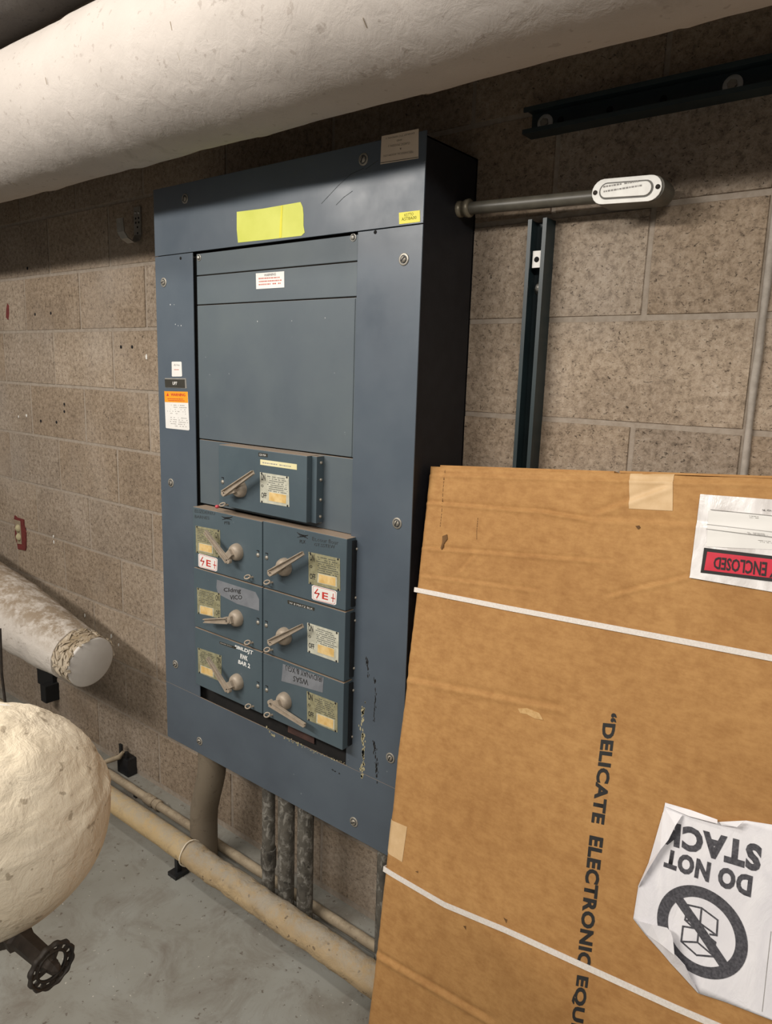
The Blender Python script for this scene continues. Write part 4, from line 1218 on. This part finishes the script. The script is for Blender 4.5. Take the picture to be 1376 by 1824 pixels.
# document pouch
cH = c(1200, 860, .128)
NP = lambda name, pts, mat, parent, lift, th=.0004: BOX.poly(pts, lift - th, lift).build(name, M[mat], parent)
pq = [(1249, 880.5), (1620, 908), (1612, 1095), (1230, 1029)]
po = sheet('document_pouch', pq, 'pouch', box, .0030, 60, 30, .0012, 34, .0008)
ph = lambda k: (lambda a, b: boxh(a, b) + .0044 + k)
def overlay(name, pts, mat, k):
    return sheet(name, pts, mat, po, .0044 + k, 50, 8, 0, 1, .0003)
overlay('paper_slip', cH((500, 390), (2900, 560), (2900, 1000), (470, 890)), 'white', -.0006)
overlay('black_band', cH((440, 905), (2900, 1200), (2900, 1560), (390, 1250)), 'ink', 0)
overlay('red_band', cH((485, 960), (2900, 1245), (2900, 1510), (440, 1215)), 'red', .0004)
BOX.text('ENCLOSED', cH((1300, 1305), (565, 1195), (585, 1028), (1318, 1105)), 'lettering', M['ink'], po, .02, 0, ph(.0012))
BOX.text('INVENTORY', cH((2330, 1470), (1345, 1318), (1370, 1120), (2350, 1240)), 'lettering', M['ink'], po, .02, 0, ph(.0012))
ln = MB()
for p, q in (((480, 580), (1500, 700)), ((475, 645), (1500, 770)), ((530, 375), (1480, 470))):
    A, B = cH(p, q); ab = [BOX.px(*A), BOX.px(*B)]
    h = max(boxh(*ab[0]), boxh(*ab[1])) + .0046
    BOX.strokeab(ab, .0008, h - .0004, h, ln)
ln.build('ruled_line', M['greyink'], po)
BOX.text('B D Q R', cH((1520, 410), (1240, 390), (1240, 368), (1520, 388)), 'lettering', M['ink'], po, .01, 0, ph(0))
for a, b, d, e in (((1060, 450), (1200, 462), (1200, 505), (1060, 495)), ((1010, 680), (1376, 715), (1376, 745), (1010, 712)), ((1180, 790), (1376, 810), (1376, 850), (1180, 830))):
    q4 = cH(a, b, d, e); h = max(boxh(*BOX.px(*p)) for p in q4) + .0046
    pseudo(BOX, q4, 2, 'greyink', po, h=h, density=.7, fill=.3, seed=int(a[0]))

# do-not-stack sheet
cI = c(1120, 1400, .2325)
sq = cI((288, 124), (1500, 380), (1500, 1960), (540, 1580))
outl = cI((288, 124), (480, 180), (690, 272), (905, 262), (1100, 292), (1600, 400), (1600, 1990), (1097, 1785), (750, 1650), (540, 1580), (330, 1345), (140, 1135), (45, 1010), (85, 760), (165, 580), (272, 200))
ab = [BOX.px(*p) for p in outl]
def sheeth(a, b): return boxh(a, b) + .0034 + .0010 * noise.noise(Vector((a * 16, b * 16, 5)))
# triangulated grid clipped to the sheet outline
bm = bmesh.new()
fv = [bm.verts.new((a, b, 0)) for a, b in ab]; bm.faces.new(fv)
a_min, a_max = min(p[0] for p in ab), max(p[0] for p in ab); b_min, b_max = min(p[1] for p in ab), max(p[1] for p in ab)
for axis, lo, hi in ((0, a_min, a_max), (1, b_min, b_max)):
    k = lo + .012
    while k < hi:
        co = [0, 0, 0]; no = [0, 0, 0]; co[axis] = k; no[axis] = 1
        bmesh.ops.bisect_plane(bm, geom=bm.verts[:] + bm.edges[:] + bm.faces[:], plane_co=co, plane_no=no)
        k += .012
for v in bm.verts: v.co = BOX.pt(v.co.x, v.co.y, sheeth(v.co.x, v.co.y))
for f in bm.faces: f.smooth = True
bmesh.ops.recalc_face_normals(bm, faces=bm.faces)
me = bpy.data.meshes.new('warning_sheet'); bm.to_mesh(me); bm.free(); me.materials.append(M['paper'])
shp = bpy.data.objects.new('warning_sheet', me); COL.objects.link(shp); attach(shp, box)
sd_ = shp.modifiers.new('t', 'SOLIDIFY'); sd_.thickness = .0005; sd_.offset = 0
th_ = lambda a, b: sheeth(a, b) + .0009
BOX.text('DO NOT', cI((942, 850), (275, 612), (298, 470), (960, 685)), 'lettering', M['stampink'], shp, .055, 0, th_, 1.12, 3)
BOX.text('STACK', cI((1012, 662), (235, 425), (250, 245), (1030, 452)), 'lettering', M['stampink'], shp, .055, 0, th_, 1.12, 3)
# prohibition ring, slash and two drawn cartons
def draw(name, loops, wd, closed=False, k=.0009):
    mb = MB()
    for lp in loops:
        p = [BOX.px(*q) for q in lp]
        if closed: p = p + [p[0]]
        fine = []
        for A, B in zip(p, p[1:]):
            m = max(1, int(math.hypot(B[0] - A[0], B[1] - A[1]) / .012))
            fine += [(lerp(A[0], B[0], i / m), lerp(A[1], B[1], i / m)) for i in range(m)]
        fine.append(p[-1])
        for A, B in zip(fine, fine[1:]):
            h = (sheeth(*A) + sheeth(*B)) / 2 + k
            BOX.strokeab([A, B], wd, h - .0003, h, mb)
    return mb.build(name, M['stampink'], shp)
cc = BOX.px(*cI((562, 1107))[0])
e1 = BOX.px(*cI((872, 1180))[0]); e2 = BOX.px(*cI((640, 1425))[0])
v1 = (e1[0] - cc[0], e1[1] - cc[1]); v2 = (e2[0] - cc[0], e2[1] - cc[1])
Rr = (math.hypot(*v1) + math.hypot(*v2)) / 2
mb = MB(); NR = 64
vs = []; fs = []
for i in range(NR):
    t = 2 * math.pi * i / NR
    for r_ in (Rr - .0085, Rr + .0085):
        a, b = cc[0] + r_ * math.cos(t), cc[1] + r_ * math.sin(t); vs.append(BOX.pt(a, b, sheeth(a, b) + .0010))
for i in range(NR): fs.append((2 * i, 2 * i + 1, 2 * ((i + 1) % NR) + 1, 2 * ((i + 1) % NR)))
mb.add(vs, fs); mb.build('prohibition_ring', M['stampink'], shp)
draw('slash_bar', [cI((385, 850), (560, 1100), (735, 1360))], .0150, k=.0012)
draw('carton_drawing', [cI((465, 905), (567, 928), (690, 1020), (682, 1138), (555, 1045), (440, 1020), (465, 905)), cI((567, 928), (555, 1045)),
                        cI((425, 1068), (545, 1088), (672, 1190), (650, 1298), (530, 1288), (412, 1182), (425, 1068)), cI((545, 1088), (535, 1190), (412, 1182)), cI((535, 1190), (655, 1292)),
                        cI((440, 1020), (500, 1075)), cI((682, 1138), (630, 1130))], .0026)
# folded left strip and the curled lower-left corner
def flap(name, pxs, lifts, mat='paper'):
    bm = bmesh.new(); vv = []
    for p, l in zip(pxs, lifts):
        a, b = BOX.px(*p); vv.append(bm.verts.new(BOX.pt(a, b, sheeth(a, b) + l)))
    bm.faces.new(vv); bmesh.ops.triangulate(bm, faces=bm.faces)
    me = bpy.data.meshes.new(name); bm.to_mesh(me); bm.free(); me.materials.append(M[mat])
    o = bpy.data.objects.new(name, me); COL.objects.link(o); attach(o, shp)
    s = o.modifiers.new('t', 'SOLIDIFY'); s.thickness = .0006; s.offset = 0
    return o
flap('folded_edge', cI((290, 172), (425, 215), (385, 285), (330, 395), (270, 470), (195, 590), (115, 720), (85, 762), (165, 580), (272, 200)), (.001, .004, .012, .012, .012, .011, .008, .002, .001, .001))
flap('folded_edge', cI((288, 124), (480, 178), (692, 250), (698, 275), (480, 222), (290, 150)), (.001, .001, .004, .009, .006, .002))
flap('folded_edge', cI((705, 270), (905, 252), (848, 300), (720, 292)), (.003, .010, .010, .003))
flap('curled_corner', cI((72, 1020), (200, 1040), (325, 1055), (360, 1090), (375, 1130), (390, 1252), (270, 1185), (150, 1125)), (.002, .008, .014, .016, .018, .020, .010, .002))
flap('curled_corner', cI((150, 1128), (300, 1200), (392, 1258), (460, 1340), (500, 1450), (545, 1572), (330, 1345)), (.001, .010, .016, .014, .012, .002, .001))
bl_ = MB(); A, B = cI((1097, 1110), (1030, 1720)); ab2 = [BOX.px(*A), BOX.px(*B)]
for i in range(10):
    p = (lerp(ab2[0][0], ab2[1][0], i / 10), lerp(ab2[0][1], ab2[1][1], i / 10)); q = (lerp(ab2[0][0], ab2[1][0], (i + 1) / 10), lerp(ab2[0][1], ab2[1][1], (i + 1) / 10))
    h = max(sheeth(*p), sheeth(*q)) + .0006; BOX.strokeab([p, q], .0008, h - .0005, h, bl_)
bl_.build('fold_line', M['greyink'], shp)
